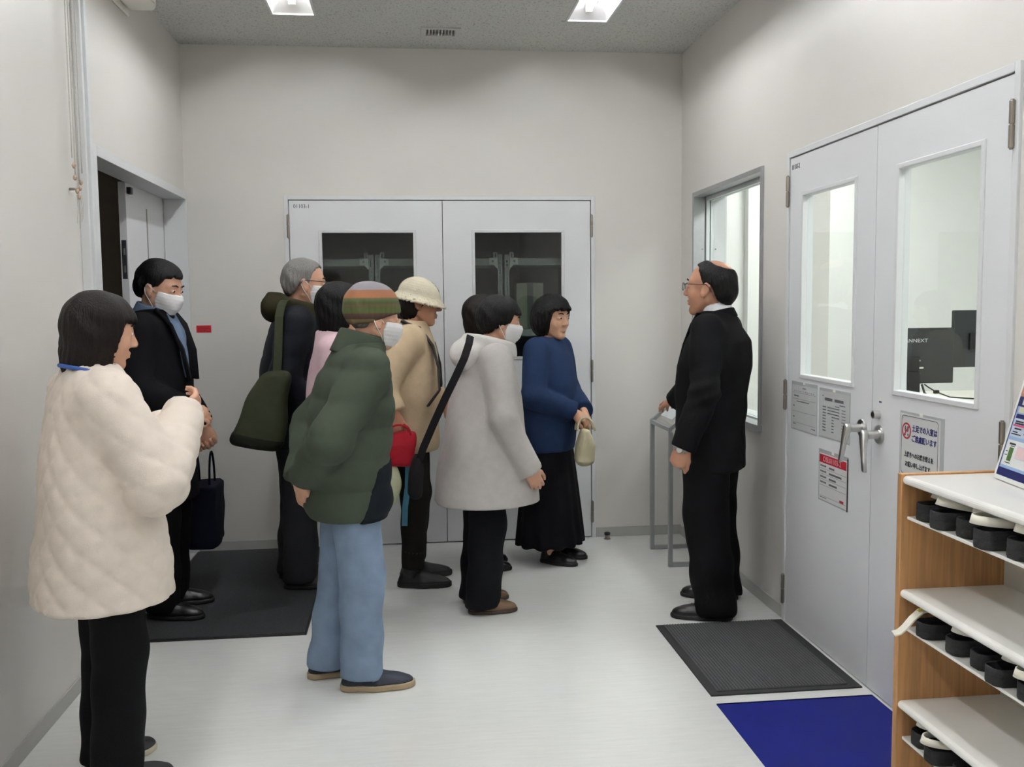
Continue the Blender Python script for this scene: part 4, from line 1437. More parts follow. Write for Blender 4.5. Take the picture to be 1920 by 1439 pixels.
class Person:
    def __init__(self, label, loc, heading, s, lean=0.0, sw=0.17, head=(0, 0, 0), head_off=(0, 0, 0), arms=None, feet=None, skin=None, xy=0.008, hz=0.006, hand_zones=(), girth=1.0, hs=1.07, z0=0.0):
        self.s = s
        self.hs = hs
        self.root = thing('person', (loc[0], loc[1], z0), label, 'person', rz=math.radians(heading))
        self.heading = math.radians(heading); self.loc = loc
        self.lean = lean
        self.shift = lambda z: lean * np.clip((z - 0.88) / 0.58, 0, 1.2) ** 1.35
        sh = float(self.shift(np.array(1.385)))
        self.J = J = {}
        J['N'] = np.array([float(self.shift(np.array(1.44))) - 0.018, 0, 1.44])
        J['H'] = np.array([float(self.shift(np.array(1.56))) + 0.022, 0, 1.700 - 0.114 * hs]) + np.array(head_off)
        self.R = rotm(math.radians(head[0]), math.radians(head[1]), math.radians(head[2]))
        feet = feet or {}
        for k, sg in (('L', 1), ('R', -1)):
            J['S' + k] = np.array([sh - 0.012, sg * sw, 1.375])
            fx, fy, yaw = feet.get(k, (0.0, sg * 0.10, sg * 8))
            J['A' + k] = np.array([fx - 0.02, fy, 0.085]); J['Y' + k] = math.radians(yaw)
            J['P' + k] = np.array([0.0, sg * 0.088, 0.89])
            J['K' + k] = (J['P' + k] + J['A' + k]) / 2 + np.array([0.025, 0.0, 0.01])
            a = (arms or {}).get(k)
            if a is None:
                a = dict(E=(-0.03 + sh * 0.7, sg * (sw + 0.055), 1.11), W=(0.05 + sh * 0.6, sg * (sw + 0.06), 0.87))
            J['E' + k] = np.array(a['E'], float); J['W' + k] = np.array(a['W'], float)
            dd = J['W' + k] - J['E' + k]
            J['h' + k] = (a.get('d', dd), a.get('n', (0, -sg, 0)), a.get('side', None), a.get('curl', (25, 30, 20)), a.get('thumb', 0.6))
        self.arms = arms
        self.skin = skin or M_SKIN
        self.girth = girth
        zz = [(1.44, 1.72, hz)] + [(a, b, 0.006) for a, b in hand_zones]
        self.add('body', self.body, (-0.75, -0.75, -0.01), (0.75, 0.75, 1.76), (xy, xy, 0.013), self.skin, zz=zz)
        for sg in (1, -1):
            b = new()
            c = J['H'] + self.R @ np.array([0.0800, sg * 0.033, 0.005]) * hs
            bmesh.ops.create_uvsphere(b, u_segments=16, v_segments=10, radius=0.0112 * s * hs, matrix=Matrix.Translation(Vector(c * s)) @ Matrix.Diagonal((1, 1, 0.62, 1)))
            f = Vector(self.R @ np.array([1, sg * 0.05, -0.05]))
            for fc in b.faces:
                if (fc.calc_center_median() - Vector(c * s)).normalized().dot(f) > 0.78:
                    fc.material_index = 1
            obj('eye', b, [M_EYE, M_IRIS], self.root, smooth=True)
            b = new()
            pts = [J['H'] + self.R @ np.array(q) * hs for q in ((0.0905, sg * 0.015, 0.029), (0.089, sg * 0.030, 0.034), (0.078, sg * 0.047, 0.030))]
            tube(b, [Vector(p * s) for p in pts], [0.003 * s, 0.004 * s, 0.002 * s], 6)
            obj('eyebrow', b, M_HAIRK, self.root, smooth=True)

    # world -> local at model scale
    def loc_of(self, wpt):
        c, s_ = math.cos(-self.heading), math.sin(-self.heading)
        dx, dy = wpt[0] - self.loc[0], wpt[1] - self.loc[1]
        return np.array([c * dx - s_ * dy, s_ * dx + c * dy, wpt[2]]) / self.s

    def add(self, name, fn, lo, hi, step, m, parent=None, label=None, **kw):
        # shrink the box to where the shape is
        V, Q = surface(fn, *self.tight(fn, lo, hi), step, **kw)
        return mesh_obj(name, V * self.s, Q, m, parent or self.root, label)

    def tight(self, fn, lo, hi, n=34):
        ax = [np.linspace(lo[i], hi[i], n).astype(F32) for i in range(3)]
        G = np.meshgrid(*ax, indexing='ij')
        D = fn(tuple(g.ravel() for g in G)).reshape(G[0].shape)
        st = [(hi[i] - lo[i]) / (n - 1) for i in range(3)]
        m = D < max(st) * 1.0
        if not m.any():
            return lo, hi
        out_lo, out_hi = [], []
        for i in range(3):
            w_ = np.nonzero(m.any(axis=tuple(j for j in range(3) if j != i)))[0]
            out_lo.append(max(lo[i], ax[i][w_[0]] - st[i])); out_hi.append(min(hi[i], ax[i][w_[-1]] + st[i]))
        return out_lo, out_hi

    def H(self, P):
        return tuple(v / self.hs for v in into(P, self.J['H'], self.R))

    def body(self, P):
        J = self.J
        d = loft(P, [(0.80, 0.13, 0.085, 0), (0.92, 0.14, 0.095, 0), (1.06, 0.12, 0.085, 0), (1.22, 0.135, 0.10, 0), (1.34, 0.145, 0.085, -0.01), (1.41, 0.10, 0.06, -0.015)], 2.2, self.shift)
        for k, sg in (('L', 1), ('R', -1)):
            d = smin(d, chain(P, (J['P' + k], J['K' + k], J['A' + k]), (0.078, 0.050, 0.034), 0.02), 0.03)
            a = J['A' + k]; yw = J['Y' + k]
            d = smin(d, chain(P, (a + (-0.02, 0, -0.03), a + (0.06 * math.cos(yw), 0.06 * math.sin(yw), -0.04), a + (0.15 * math.cos(yw), 0.15 * math.sin(yw), -0.055)), (0.032, 0.030, 0.020), 0.01), 0.02)
            d = smin(d, chain(P, (J['S' + k] * (1, 0.88, 1), J['E' + k], J['W' + k]), (0.042, 0.034, 0.024), 0.012), 0.03)
            hd, hn, side, curl, th = J['h' + k]
            if side is None:
                side = 1
            d = smin(d, hand_sdf(P, J['W' + k], hd, hn, side, curl, 0.2, th), 0.010)
        Hd = self.H(P)
        d = smin(d, rc(P, J['H'] + self.R @ np.array([-0.022, 0, -0.06]) * self.hs, J['N'] - np.array([0, 0, 0.03]), 0.051, 0.060), 0.03)
        return smin(d, head_sdf(Hd) * self.hs, 0.015)

    # ---------------- clothing
    def trousers(self, m, r=(0.098, 0.078, 0.074), hem=0.035, top=1.02, name='trousers', amp=0.004):
        J = self.J

        def fn(P):
            d = loft(P, [(0.82, 0.155, 0.108, -0.005), (0.92, 0.168, 0.118, -0.005), (top, 0.150, 0.105, 0)], 2.2, self.shift)
            for k in 'LR':
                low = J['A' + k] + (0, 0, -0.05)
                e = chain(P, (J['P' + k] + (0, 0, -0.02), J['K' + k], low), r, 0.03)
                d = smin(d, e, 0.03)
            d = smax(d, hem - P[2], 0.006)
            low_f = np.clip((0.75 - P[2]) / 0.5, 0.25, 1)
            return d - folds(P, amp, 22, 1.3) * low_f
        return self.add(name, fn, (-0.4, -0.4, 0.0), (0.45, 0.4, 1.1), (0.0105, 0.0105, 0.013), m)

    def shoes(self, m, msole, ln=1.0, wd=1.0, sole_h=0.022, name='shoe'):
        for k in 'LR':
            a = self.J['A' + k]; yw = self.J['Y' + k]
            R = rotm(yw)
            c = np.array([a[0], a[1], 0.0])

            def foot2(L, g):
                x, y = L[0] / ln, L[1] / wd
                q = (x, y, np.zeros_like(x))
                d = smin(rc(q, (-0.035, 0, 0), (0.06, -0.0, 0), 0.034, 0.038), rc(q, (0.06, 0, 0), (0.135, 0.004, 0), 0.041, 0.038), 0.03)
                d = smin(d, rc(q, (0.13, 0.004, 0), (0.165, 0.006, 0), 0.036, 0.026), 0.02)
                return d - g

            def upper(P):
                L = into(P, c, R)
                top = np.interp(L[0] / ln, [-0.07, -0.02, 0.03, 0.08, 0.13, 0.175, 0.20], [0.088, 0.094, 0.090, 0.072, 0.058, 0.046, 0.034])
                d = smax(foot2(L, 0.002 - 0.35 * np.clip(L[2] - 0.035, 0, 1)), L[2] - top, 0.022)
                d = smin(d, rc(L, (-0.022, 0, 0.06), (-0.012, 0, 0.105), 0.036, 0.036), 0.02)
                return smax(smax(d, L[2] - 0.112, 0.008), sole_h - 0.004 - L[2], 0.003)

            def sole(P):
                L = into(P, c, R)
                d = smax(foot2(L, 0.006), np.abs(L[2] - sole_h / 2) - sole_h / 2, 0.004)
                return d
            lo = (c[0] - 0.28, c[1] - 0.28, -0.01); hi = (c[0] + 0.28, c[1] + 0.28, 0.16)
            up = self.add(name, upper, lo, hi, (0.0065, 0.0065, 0.006), m)
            self.add('sole', sole, lo, (hi[0], hi[1], 0.05), (0.0075, 0.0075, 0.0045), msole, parent=up)
            self.shoe_objs = getattr(self, 'shoe_objs', []) + [(up, c, R)]

    def coat(self, name, m, table, sleeves=(0.078, 0.066, 0.055), pw=2.3, amp=0.005, fq=14, cuff=0.015, step=(0.0105, 0.0105, 0.0115), extra=None, hem_cut=None, neck=(0.078, 1.47), shoulder_drop=0.0, post=None):
        J = self.J

        def fn(P):
            d = loft(P, table, pw, self.shift)
            d = smin(d, rc(P, J['SL'] + (0, -0.02, -shoulder_drop), J['SR'] + (0, 0.02, -shoulder_drop), sleeves[0] * 0.98, sleeves[0] * 0.98), 0.04)
            for k in 'LR':
                E, W = J['E' + k], J['W' + k]
                u = (W - E) / np.linalg.norm(W - E)
                W2 = W - u * cuff
                up = rc(P, J['S' + k] + (0, 0, -shoulder_drop), E, sleeves[0], sleeves[1])
                lowr = cut(P, rc(P, E, W2 + u * 0.06, sleeves[1], sleeves[2]), W2, u, 0.008)
                d = smin(d, smin(up, lowr, 0.03), 0.028)
            if extra is not None:
                d = extra(P, d)
            # neck opening
            if neck:
                d = smax(d, -rc(P, J['N'] + (0.004, 0, 0.02), J['N'] + (0.03, 0, 0.30), neck[0], neck[0] * 1.5), 0.01)
            d = d - folds(P, amp, fq, 0.7 + len(name))
            if post is not None:
                d = post(P, d)
            if hem_cut:
                d = smax(d, hem_cut - P[2], 0.008)
            return d
        self.coat_fn = fn
        return self.add(name, fn, (-0.7, -0.7, 0.05), (0.75, 0.7, 1.62), step, m)

    def hair(self, m, line, grow=0.010, extra=None, name='hair', amp=0.0025, step=0.006, lo=-0.20, rag=0.004, strand=0.0016):
        """line: list of (x, z) giving the lower limit of the hair along the head's profile"""
        L = np.array(sorted(line), F32)

        def fn(P):
            H = self.H(P)
            S = (H[0], np.abs(H[1]), H[2])
            d = ell(S, (-0.014, 0, 0.028), (0.097 + grow, 0.076 + grow, 0.085 + grow))
            if extra is not None:
                d = extra(S, d)
            ang = np.arctan2(H[1], H[0] + 0.014)
            zl = np.interp(S[0], L[:, 0], L[:, 1]) + rag * (np.sin(ang * 17 + 1.0) + 0.6 * np.sin(ang * 31))
            d = d - strand * np.sin(ang * 27 + 2.0 * np.sin(H[2] * 30)) * np.clip((0.10 - H[2]) / 0.08, 0, 1)
            d = smax(d, (zl - S[2]) * 0.8, 0.008)
            return (d - folds(H, amp, 60, 2.1)) * self.hs
        c = self.J['H']
        return self.add(name, fn, (c[0] - 0.2, c[1] - 0.2, c[2] + lo), (c[0] + 0.2, c[1] + 0.2, c[2] + 0.18), (step, step, step), m)

    def mask(self):
        def fn(P):
            H = self.H(P)
            S = (H[0], np.abs(H[1]), H[2])
            d = smin(head_sdf(H) - 0.004, ell(S, (0.070, 0, -0.048), (0.046, 0.048, 0.050)), 0.02)
            d = smax(d, np.abs(S[2] + 0.055 + 0.0 * S[0]) - 0.048, 0.006)
            d = smax(d, 0.022 + 0.25 * np.abs(S[2] + 0.05) - S[0], 0.006)
            return (d - 0.0012 * np.sin(H[2] * 420)) * self.hs
        c = self.J['H']
        mk = self.add('face_mask', fn, (c[0] - 0.2, c[1] - 0.2, c[2] - 0.2), (c[0] + 0.2, c[1] + 0.2, c[2] + 0.1), (0.006, 0.006, 0.006), M_MASK)
        for sg in (1, -1):
            b = new()
            for z0, z1 in ((-0.022, 0.012), (-0.088, -0.030)):
                pts = [self.J['H'] + self.R @ np.array(q) * self.hs for q in ((0.030, sg * 0.064, z0), (0.012, sg * 0.079, (z0 + z1) / 2), (-0.012, sg * 0.090, z1), (-0.022, sg * 0.086, -0.008))]
                tube(b, [Vector(p * self.s) for p in pts], 0.0018 * self.s, 5)
            obj('ear_loop', b, M_MASK, mk, smooth=True)

    def glasses(self, m=None):
        m = m or M_GFRAME
        Tm = lambda q: Vector((self.J['H'] + self.R @ np.array(q) * self.hs) * self.s)
        b = new()
        for sg in (1, -1):
            pts = []
            for k in range(17):
                a = 2 * math.pi * k / 16
                cx = math.copysign(abs(math.cos(a)) ** 0.6, math.cos(a)); cz = math.copysign(abs(math.sin(a)) ** 0.6, math.sin(a))
                pts.append(Tm((0.110 - 0.010 * (cx * 0.5 + 0.5) + 0.0, sg * (0.034 + 0.025 * cx), 0.003 + 0.0165 * cz)))
            tube(b, pts, 0.0017 * self.s, 6)
            tube(b, [Tm((0.100, sg * 0.059, 0.012)), Tm((0.085, sg * 0.077, 0.013)), Tm((0.03, sg * 0.081, 0.013)), Tm((-0.012, sg * 0.086, 0.012)), Tm((-0.028, sg * 0.085, -0.006)), Tm((-0.034, sg * 0.084, -0.020))], 0.0022 * self.s, 6)
        tube(b, [Tm((0.110, 0.010, 0.008)), Tm((0.113, 0, 0.011)), Tm((0.110, -0.010, 0.008))], 0.0017 * self.s, 6)
        fr = obj('glasses', b, m, self.root, smooth=True)
        for sg in (1, -1):
            b = new()
            vs = []
            for k in range(16):
                a = 2 * math.pi * k / 16
                cx = math.copysign(abs(math.cos(a)) ** 0.6, math.cos(a)); cz = math.copysign(abs(math.sin(a)) ** 0.6, math.sin(a))
                vs.append(b.verts.new(Tm((0.110 - 0.010 * (cx * 0.5 + 0.5), sg * (0.034 + 0.0245 * cx), 0.003 + 0.016 * cz))))
            b.faces.new(vs)
            ex = bmesh.ops.extrude_face_region(b, geom=b.faces[:])
            off = Vector(self.R @ np.array([0.0015, 0, 0])) * self.s
            for v in [g for g in ex['geom'] if isinstance(g, bmesh.types.BMVert)]:
                v.co += off
            obj('lens', b, M_GLASS, fr)

    def local_tube(self, name, pts, r, m, parent=None, seg=8, flat=None):
        b = new()
        P_ = [Vector(np.array(p) * self.s) for p in pts]
        if flat:
            band(b, P_, flat[0], flat[1] * self.s, flat[2] * self.s)
        else:
            tube(b, P_, [q * self.s for q in r] if isinstance(r, (list, tuple)) else r * self.s, seg)
        return obj(name, b, m, parent or self.root, smooth=True)


def soft(name, fn, lo, hi, step, m, parent=None):
    V, Q = surface(fn, lo, hi, step, slack=2.5)
    return mesh_obj(name, V, Q, m, parent)


LINE_SHORT = [(-0.12, -0.078), (-0.075, -0.072), (-0.045, -0.045), (-0.030, 0.0), (0.010, 0.008), (0.028, 0.010), (0.045, 0.050), (0.070, 0.066), (0.10, 0.072)]
LINE_BOB = [(-0.13, -0.135), (0.0, -0.130), (0.040, -0.110), (0.052, 0.0), (0.065, 0.040), (0.10, 0.046)]

# ------------------------------------------------------------------ the man in the dark suit, facing the visitors
M_SUIT = cloth('suit_black', (9, 10, 12), 0.75, 0.15, 500, 0.08)
M_SUITT = cloth('suit_trouser', (7, 8, 10), 0.8, 0.15, 500, 0.08)
M_SHIRT = cloth('shirt_white', (222, 224, 226), 0.8, 0.1)
M_LEATH = mat('leather_black', (22, 22, 23), 0.3, var=0.15, vscale=30, bump=0.1, bscale=120)
M_RUBB = mat('sole_black', (20, 20, 20), 0.7, var=0.1)

HD = 146.0
_c, _s = math.cos(math.radians(-HD)), math.sin(math.radians(-HD))
PL = (1.468, 4.42)
def W2L(w, PL=PL, c=_c, s=_s):
    dx, dy = w[0] - PL[0], w[1] - PL[1]
    return np.array([c * dx - s * dy, s * dx + c * dy, w[2]])
def D2L(d, c=_c, s=_s):
    return np.array([c * d[0] - s * d[1], s * d[0] + c * d[1], d[2]])

aL, aR = W2L((1.425, 4.275, 0)), W2L((1.560, 4.575, 0))
suit = Person('standing man in a black suit and glasses facing left by the reading stand', PL, HD, 1.0, lean=-0.01, sw=0.178, head=(-2, -2, 0), head_off=(0.004, 0, 0.006), hs=1.14,
              arms={'L': dict(E=W2L((1.345, 4.155, 1.10)), W=W2L((1.245, 4.150, 0.850)), d=D2L((-0.35, 0.0, -0.95)), n=D2L((0.55, 0.75, -0.15)), side=1, curl=(72, 92, 55), thumb=0.35),
                    'R': dict(E=W2L((1.535, 4.800, 1.15)), W=W2L((1.455, 5.000, 0.975)), d=D2L((-0.16, 0.95, -0.18)), n=D2L((0.15, -0.2, -1)), side=1, curl=(14, 26, 18), thumb=0.5)},
              z0=0.0, feet={'L': (aL[0], aL[1], 14), 'R': (aR[0], aR[1], 8)}, skin=M_SKIN2, xy=0.006, hz=0.0042, hand_zones=((0.74, 0.90), (0.90, 1.02)))
suit.trousers(M_SUITT, r=(0.120, 0.104, 0.098), hem=0.028, amp=0.006)
suit.shoes(M_LEATH, M_RUBB, ln=1.08, wd=1.0)
for up, c0, R0 in suit.shoe_objs:
    q = lambda *v: Vector(c0 + R0 @ np.array(v))
    b = new()
    for sg in (1, -1):
        tube(b, [q(0.074, 0, 0.088), q(0.080, sg * 0.014, 0.094), q(0.086, sg * 0.026, 0.088), q(0.080, sg * 0.022, 0.080), q(0.072, sg * 0.006, 0.086)], 0.0022, 6)
        tube(b, [q(0.074, 0, 0.088), q(0.092, sg * 0.012, 0.080), q(0.100, sg * 0.020, 0.070)], 0.0018, 6)
    for xx, zz in ((0.085, 0.080), (0.098, 0.075), (0.111, 0.070)):
        tube(b, [q(xx, -0.018, zz - 0.006), q(xx, 0, zz + 0.001), q(xx, 0.018, zz - 0.006)], 0.0018, 6)
    obj('shoelace', b, M_BLACK, up, smooth=True)


def lapels(P, d):
    # open front with lapels, vents and pocket flaps as relief
    x, y, z = P
    front = x > 0.02
    vgap = np.abs(y) - np.clip((z - 1.12) * 0.33, 0, 0.2)
    d = np.where(front & (z > 1.1), smax(d, -np.maximum(-(-vgap), 0.13 - x * 1.0) * 1.0 - 0.02, 0.01), d)
    flap = np.maximum(np.maximum(np.abs(z - 0.93) - 0.022, np.abs(x - 0.02) - 0.07), 0.10 - np.abs(y))
    return d - 0.003 * (flap < 0)


def tailor(P, d):
    x, y, z = P
    J = suit.J
    g = 0.004 * np.exp(-(y / 0.006) ** 2) * (x < 0)                                 # centre back seam
    g = g + 0.010 * np.exp(-(y / 0.009) ** 2) * (x < -0.02) * np.clip((0.90 - z) / 0.05, 0, 1)   # vent
    for k, sg in (('L', 1), ('R', -1)):
        E, W, S = J['E' + k], J['W' + k], J['S' + k]
        r2 = (x - E[0]) ** 2 + (y - E[1]) ** 2 + (z - E[2]) ** 2
        g = g + 0.0045 * np.exp(-r2 / 0.012) * np.sin(95 * (z + 0.35 * x))           # creases at the elbow
        q = (x - S[0]) ** 2 + (y - sg * 0.10) ** 2 + (z - 1.25) ** 2
        g = g + 0.004 * np.exp(-q / 0.012) * np.sin(70 * (z + 0.8 * sg * y))         # drag lines at the armhole
    g = g + 0.0025 * np.sin(38 * z + 9 * x) * np.clip((1.15 - z) / 0.2, 0, 1) * np.clip((z - 0.75) / 0.2, 0, 1)
    return d + g


suit_tab = [(0.705, 0.205, 0.150, -0.005), (0.80, 0.208, 0.154, -0.005), (0.92, 0.200, 0.156, 0.005), (1.06, 0.198, 0.164, 0.006), (1.20, 0.214, 0.172, -0.010), (1.32, 0.206, 0.150, -0.022), (1.40, 0.145, 0.102, -0.022), (1.458, 0.086, 0.078, -0.024)]
jk = suit.coat('jacket', M_SUIT, suit_tab, sleeves=(0.076, 0.068, 0.060), amp=0.0045, fq=13, cuff=-0.012, neck=(0.066, 1.45), step=(0.0075, 0.0075, 0.009), hem_cut=0.70, post=tailor)
# jacket collar and lapels, shirt collar and cuffs
N = suit.J['N']


def ring_collar(P, r, t, z0, z1, tilt, c, flare=0.18):
    L = into(P, c, rotm(0, tilt))
    rho = np.sqrt((L[0] / 1.08) ** 2 + L[1] ** 2)
    rr = r - flare * np.clip(L[2], -0.05, 0.08)
    return smax(np.abs(rho - rr) - t, np.abs(L[2] - (z0 + z1) / 2) - (z1 - z0) / 2, 0.006)


suit.add('shirt_collar', lambda P: ring_collar(P, 0.0645, 0.005, -0.03, 0.036, 0.26, N + (0.006, 0, 0.022)), tuple(N - 0.15), tuple(N + 0.15), (0.006, 0.006, 0.005), M_SHIRT)
suit.add('jacket_collar', lambda P: cut(P, ring_collar(P, 0.0715, 0.007, -0.036, 0.012, 0.24, N + (0.004, 0, 0.012), 0.22), N + (0.055, 0, 0), (1, 0, -0.2)), tuple(N - 0.2), tuple(N + 0.2), (0.006, 0.006, 0.005), M_SUIT, parent=jk)
for sg in (1, -1):
    b = new()
    pts = [(0.040, sg * 0.076, 1.455), (0.074, sg * 0.070, 1.40), (0.112, sg * 0.058, 1.31), (0.150, sg * 0.030, 1.20), (0.163, sg * 0.010, 1.12)]
    band(b, [Vector(p) for p in pts], (0.15, sg * 1, 0.1), 0.055, 0.006)
    obj('lapel', b, M_SUIT, jk, smooth=False)
# shirt front and tie
b = new()
band(b, [Vector(p) for p in ((0.058, 0, 1.43), (0.092, 0, 1.36), (0.128, 0, 1.27), (0.152, 0, 1.17))], (0, 1, 0), 0.10, 0.006)
obj('shirt_front', b, M_SHIRT, suit.root)
b = new()
band(b, [Vector(p) for p in ((0.068, 0, 1.435), (0.100, 0, 1.36), (0.136, 0, 1.27), (0.160, 0, 1.16))], (0, 1, 0), 0.05, 0.008)
obj('tie', b, cloth('tie_navy', (34, 40, 66)), suit.root)
for k in 'LR':
    E, Wp = suit.J['E' + k], suit.J['W' + k]
    u = (Wp - E) / np.linalg.norm(Wp - E)
    suit.local_tube('shirt_cuff', [Wp - u * 0.02, Wp + u * 0.012], [0.037, 0.036], M_SHIRT, seg=20)
Wp = suit.J['WL']; E = suit.J['EL']; u = (Wp - E) / np.linalg.norm(Wp - E)
wt = suit.local_tube('wristwatch', [Wp + u * 0.010, Wp + u * 0.026], [0.0325, 0.0315], M_CHROME, seg=18)
b = new()
nn = np.array(D2L((-0.55, -0.75, 0.15))); nn = nn - u * (nn @ u); nn /= np.linalg.norm(nn)
cc = Wp + u * 0.018
cyl(b, Vector(cc + nn * 0.026), Vector(cc + nn * 0.037), 0.016, 0.015, 20, 0.002)
obj('watch_case', b, M_CHROME, wt)
# three jacket sleeve buttons and a back vent
b = new()
for q in range(3):
    pc = Wp - u * (0.012 + 0.016 * q) + np.array(D2L((0.75, -0.6, 0.0))) * 0.058
    cyl(b, Vector(pc - nn * 0.003), Vector(pc + nn * 0.003), 0.006, seg=10)
obj('sleeve_button', b, M_BLACK, jk)
suit.glasses()


def suit_hair(S, d):
    d = smin(d, ell(S, (-0.050, 0, -0.018), (0.066, 0.074, 0.072)), 0.02)
    bald = ell(S, (-0.062, 0, 0.126), (0.074, 0.062, 0.056))
    return smax(d, -bald, 0.006)


suit.hair(M_HAIRK, [(-0.13, -0.080), (-0.080, -0.075), (-0.050, -0.052), (-0.036, -0.010), (-0.028, 0.014), (0.006, 0.014), (0.016, 0.030), (0.024, 0.062), (0.040, 0.088), (0.055, 0.096), (0.08, 0.11)], grow=0.0065, extra=suit_hair, amp=0.002, step=0.005, rag=0.002, strand=0.001)

# ------------------------------------------------------------------ the visitors
M_BLKT = cloth('trousers_black', (9, 9, 11))
M_NAVT = cloth('trousers_navy_black', (12, 14, 18))
M_GRYT = cloth('trousers_charcoal', (42, 43, 46))


def bob(S, d):
    return smin(d, ell(S, (-0.022, 0, -0.050), (0.088, 0.088, 0.100)), 0.04)


# 1 --- cream quilted coat, bob hair, nearest to the camera
M_CREAM = cloth('coat_cream', (222, 211, 199), 0.8, 0.15, 300, 0.03)


def quilt(P, d):
    x, y, z = P
    ang = np.arctan2(y, x) * 0.24
    u = (ang + z) * 26.0
    v = (ang - z) * 26.0
    seam = np.minimum(np.abs(np.sin(u)), np.abs(np.sin(v)))
    return d - 0.0105 * (np.sqrt(np.clip(seam, 0, 1)) - 0.6)


p = Person('person in a cream quilted coat and black trousers, nearest on the left', (-0.962, 3.06), 32, 0.908, lean=0.005, sw=0.165, head=(-8, 10, 0),
           arms={'R': dict(E=(0.10, -0.275, 1.075), W=(0.285, -0.050, 1.285), d=(0.7, 0.5, 0.35), n=(0.1, 0.6, 0.3), side=-1, curl=(30, 40, 25)),
                 'L': dict(E=(0.10, 0.270, 1.085), W=(0.275, 0.075, 1.225), d=(0.7, -0.5, 0.3), n=(0.1, -0.6, 0.3), side=1, curl=(30, 40, 25))},
           feet={'L': (0.02, 0.10, 10), 'R': (0.00, -0.10, -8)}, hand_zones=((1.18, 1.42),))
p.trousers(M_BLKT, r=(0.10, 0.088, 0.086), hem=0.03)
p.shoes(mat('shoe_dark', (46, 46, 48), 0.6, var=0.1), mat('sole_cream', (200, 192, 172), 0.6, var=0.05))
p.coat('coat', M_CREAM, [(0.630, 0.258, 0.225, -0.01), (0.80, 0.260, 0.215, -0.01), (1.0, 0.245, 0.195, -0.005), (1.20, 0.232, 0.175, 0), (1.33, 0.205, 0.145, -0.01), (1.42, 0.135, 0.105, -0.015), (1.475, 0.085, 0.08, -0.015)],
       sleeves=(0.098, 0.102, 0.066), amp=0.006, fq=11, cuff=0.0, post=quilt, shoulder_drop=0.02, hem_cut=0.655)
p.hair(M_HAIRB, [(-0.13, -0.178), (0.0, -0.172), (0.035, -0.150), (0.050, 0.0), (0.062, 0.040), (0.10, 0.046)], grow=0.018, extra=lambda S, d: smin(d, ell(S, (-0.022, 0, -0.062), (0.096, 0.096, 0.135)), 0.04), lo=-0.24)
p.local_tube('lanyard', [(0.08 * math.cos(a) - 0.03, 0.098 * math.sin(a), 1.448 + 0.02 * math.cos(a + math.pi)) for a in np.linspace(0.5, 2 * math.pi - 0.5, 20)], 0.0075, mat('lanyard_blue', (52, 86, 160), 0.6))

# 2 --- black coat and mask, behind the cream coat
M_COATK = cloth('coat_black', (9, 10, 13))
p = Person('person in a long black coat and white mask behind the cream coat', (-1.215, 4.74), -6, 1.010, lean=0.02, sw=0.178, head=(-12, 18, 0), z0=0.011,
           arms={'R': dict(E=(0.0, -0.265, 1.11), W=(0.20, -0.175, 1.01), d=(0.8, 0.3, -0.2), n=(0.1, 0.5, -0.4), side=-1, curl=(35, 45, 30)),
                 'L': dict(E=(0.0, 0.28, 1.10), W=(0.13, 0.33, 0.86), d=(0.3, 0, -0.95), n=(0.1, -1, 0), side=1, curl=(60, 70, 40))},
           feet={'L': (0.02, 0.11, 8), 'R': (0.05, -0.10, -8)}, hand_zones=((0.95, 1.05),))
p.trousers(M_BLKT, r=(0.10, 0.086, 0.082), hem=0.03)
p.shoes(M_LEATH, M_RUBB, ln=1.05)
p.coat('coat', M_COATK, [(0.55, 0.225, 0.18, 0), (0.75, 0.22, 0.17, 0), (0.95, 0.21, 0.162, 0), (1.15, 0.206, 0.155, 0.005), (1.32, 0.196, 0.13, -0.005), (1.41, 0.14, 0.10, -0.015), (1.47, 0.09, 0.082, -0.02)],
       sleeves=(0.082, 0.072, 0.062), amp=0.005, fq=12, hem_cut=0.56)
Np = p.J['N']
p.add('shirt_collar', lambda P: ring_collar(P, 0.074, 0.010, -0.04, 0.034, 0.30, Np + (0.006, 0, 0.020)), tuple(Np - 0.16), tuple(Np + 0.16), (0.007, 0.007, 0.006), cloth('shirt_blue_grey', (104, 122, 146)))
p.local_tube('shirt_front', [(0.082, 0, 1.45), (0.125, 0, 1.37), (0.150, 0, 1.26), (0.164, 0, 1.15)], 0, MATS['shirt_blue_grey'], flat=((0, 1, 0), 0.11, 0.02))
for sg in (1, -1):
    p.local_tube('coat_lapel', [(0.05, sg * 0.085, 1.475), (0.115, sg * 0.075, 1.40), (0.160, sg * 0.060, 1.28), (0.178, sg * 0.030, 1.14)], 0, M_COATK, flat=((0.2, sg, 0.1), 0.075, 0.014))
p.hair(M_HAIRK, LINE_SHORT, grow=0.014, extra=lambda S, d: smin(d, ell(S, (-0.045, 0, -0.010), (0.070, 0.080, 0.076)), 0.02))
p.mask()
bag = thing('tote_bag', (-1.085, 5.15, -0.05), 'dark navy tote bag held low by the person in the black coat', 'bag')
M_TOTE = cloth('tote_navy', (12, 16, 30))


def tote(P):
    d = np.maximum(np.maximum(np.abs(P[0]) - (0.085 + 0.03 * (P[2] - 0.3)), np.abs(P[1]) - 0.15), np.abs(P[2] - 0.455) - 0.165)
    return smax(d, np.abs(P[0]) + 0.12 * np.abs(P[1]) - 0.095, 0.03) - folds(P, 0.004, 20, 3)


soft('bag_body', tote, (-0.14, -0.2, 0.26), (0.14, 0.2, 0.66), (0.012, 0.012, 0.012), M_TOTE, bag)
for sx in (-0.04, 0.04):
    b = new()
    tube(b, [(sx, 0.07 * math.cos(a), 0.60 + 0.19 * math.sin(a)) for a in np.linspace(0, math.pi, 12)], 0.006, 6)
    obj('bag_handle', b, M_TOTE, bag, smooth=True)

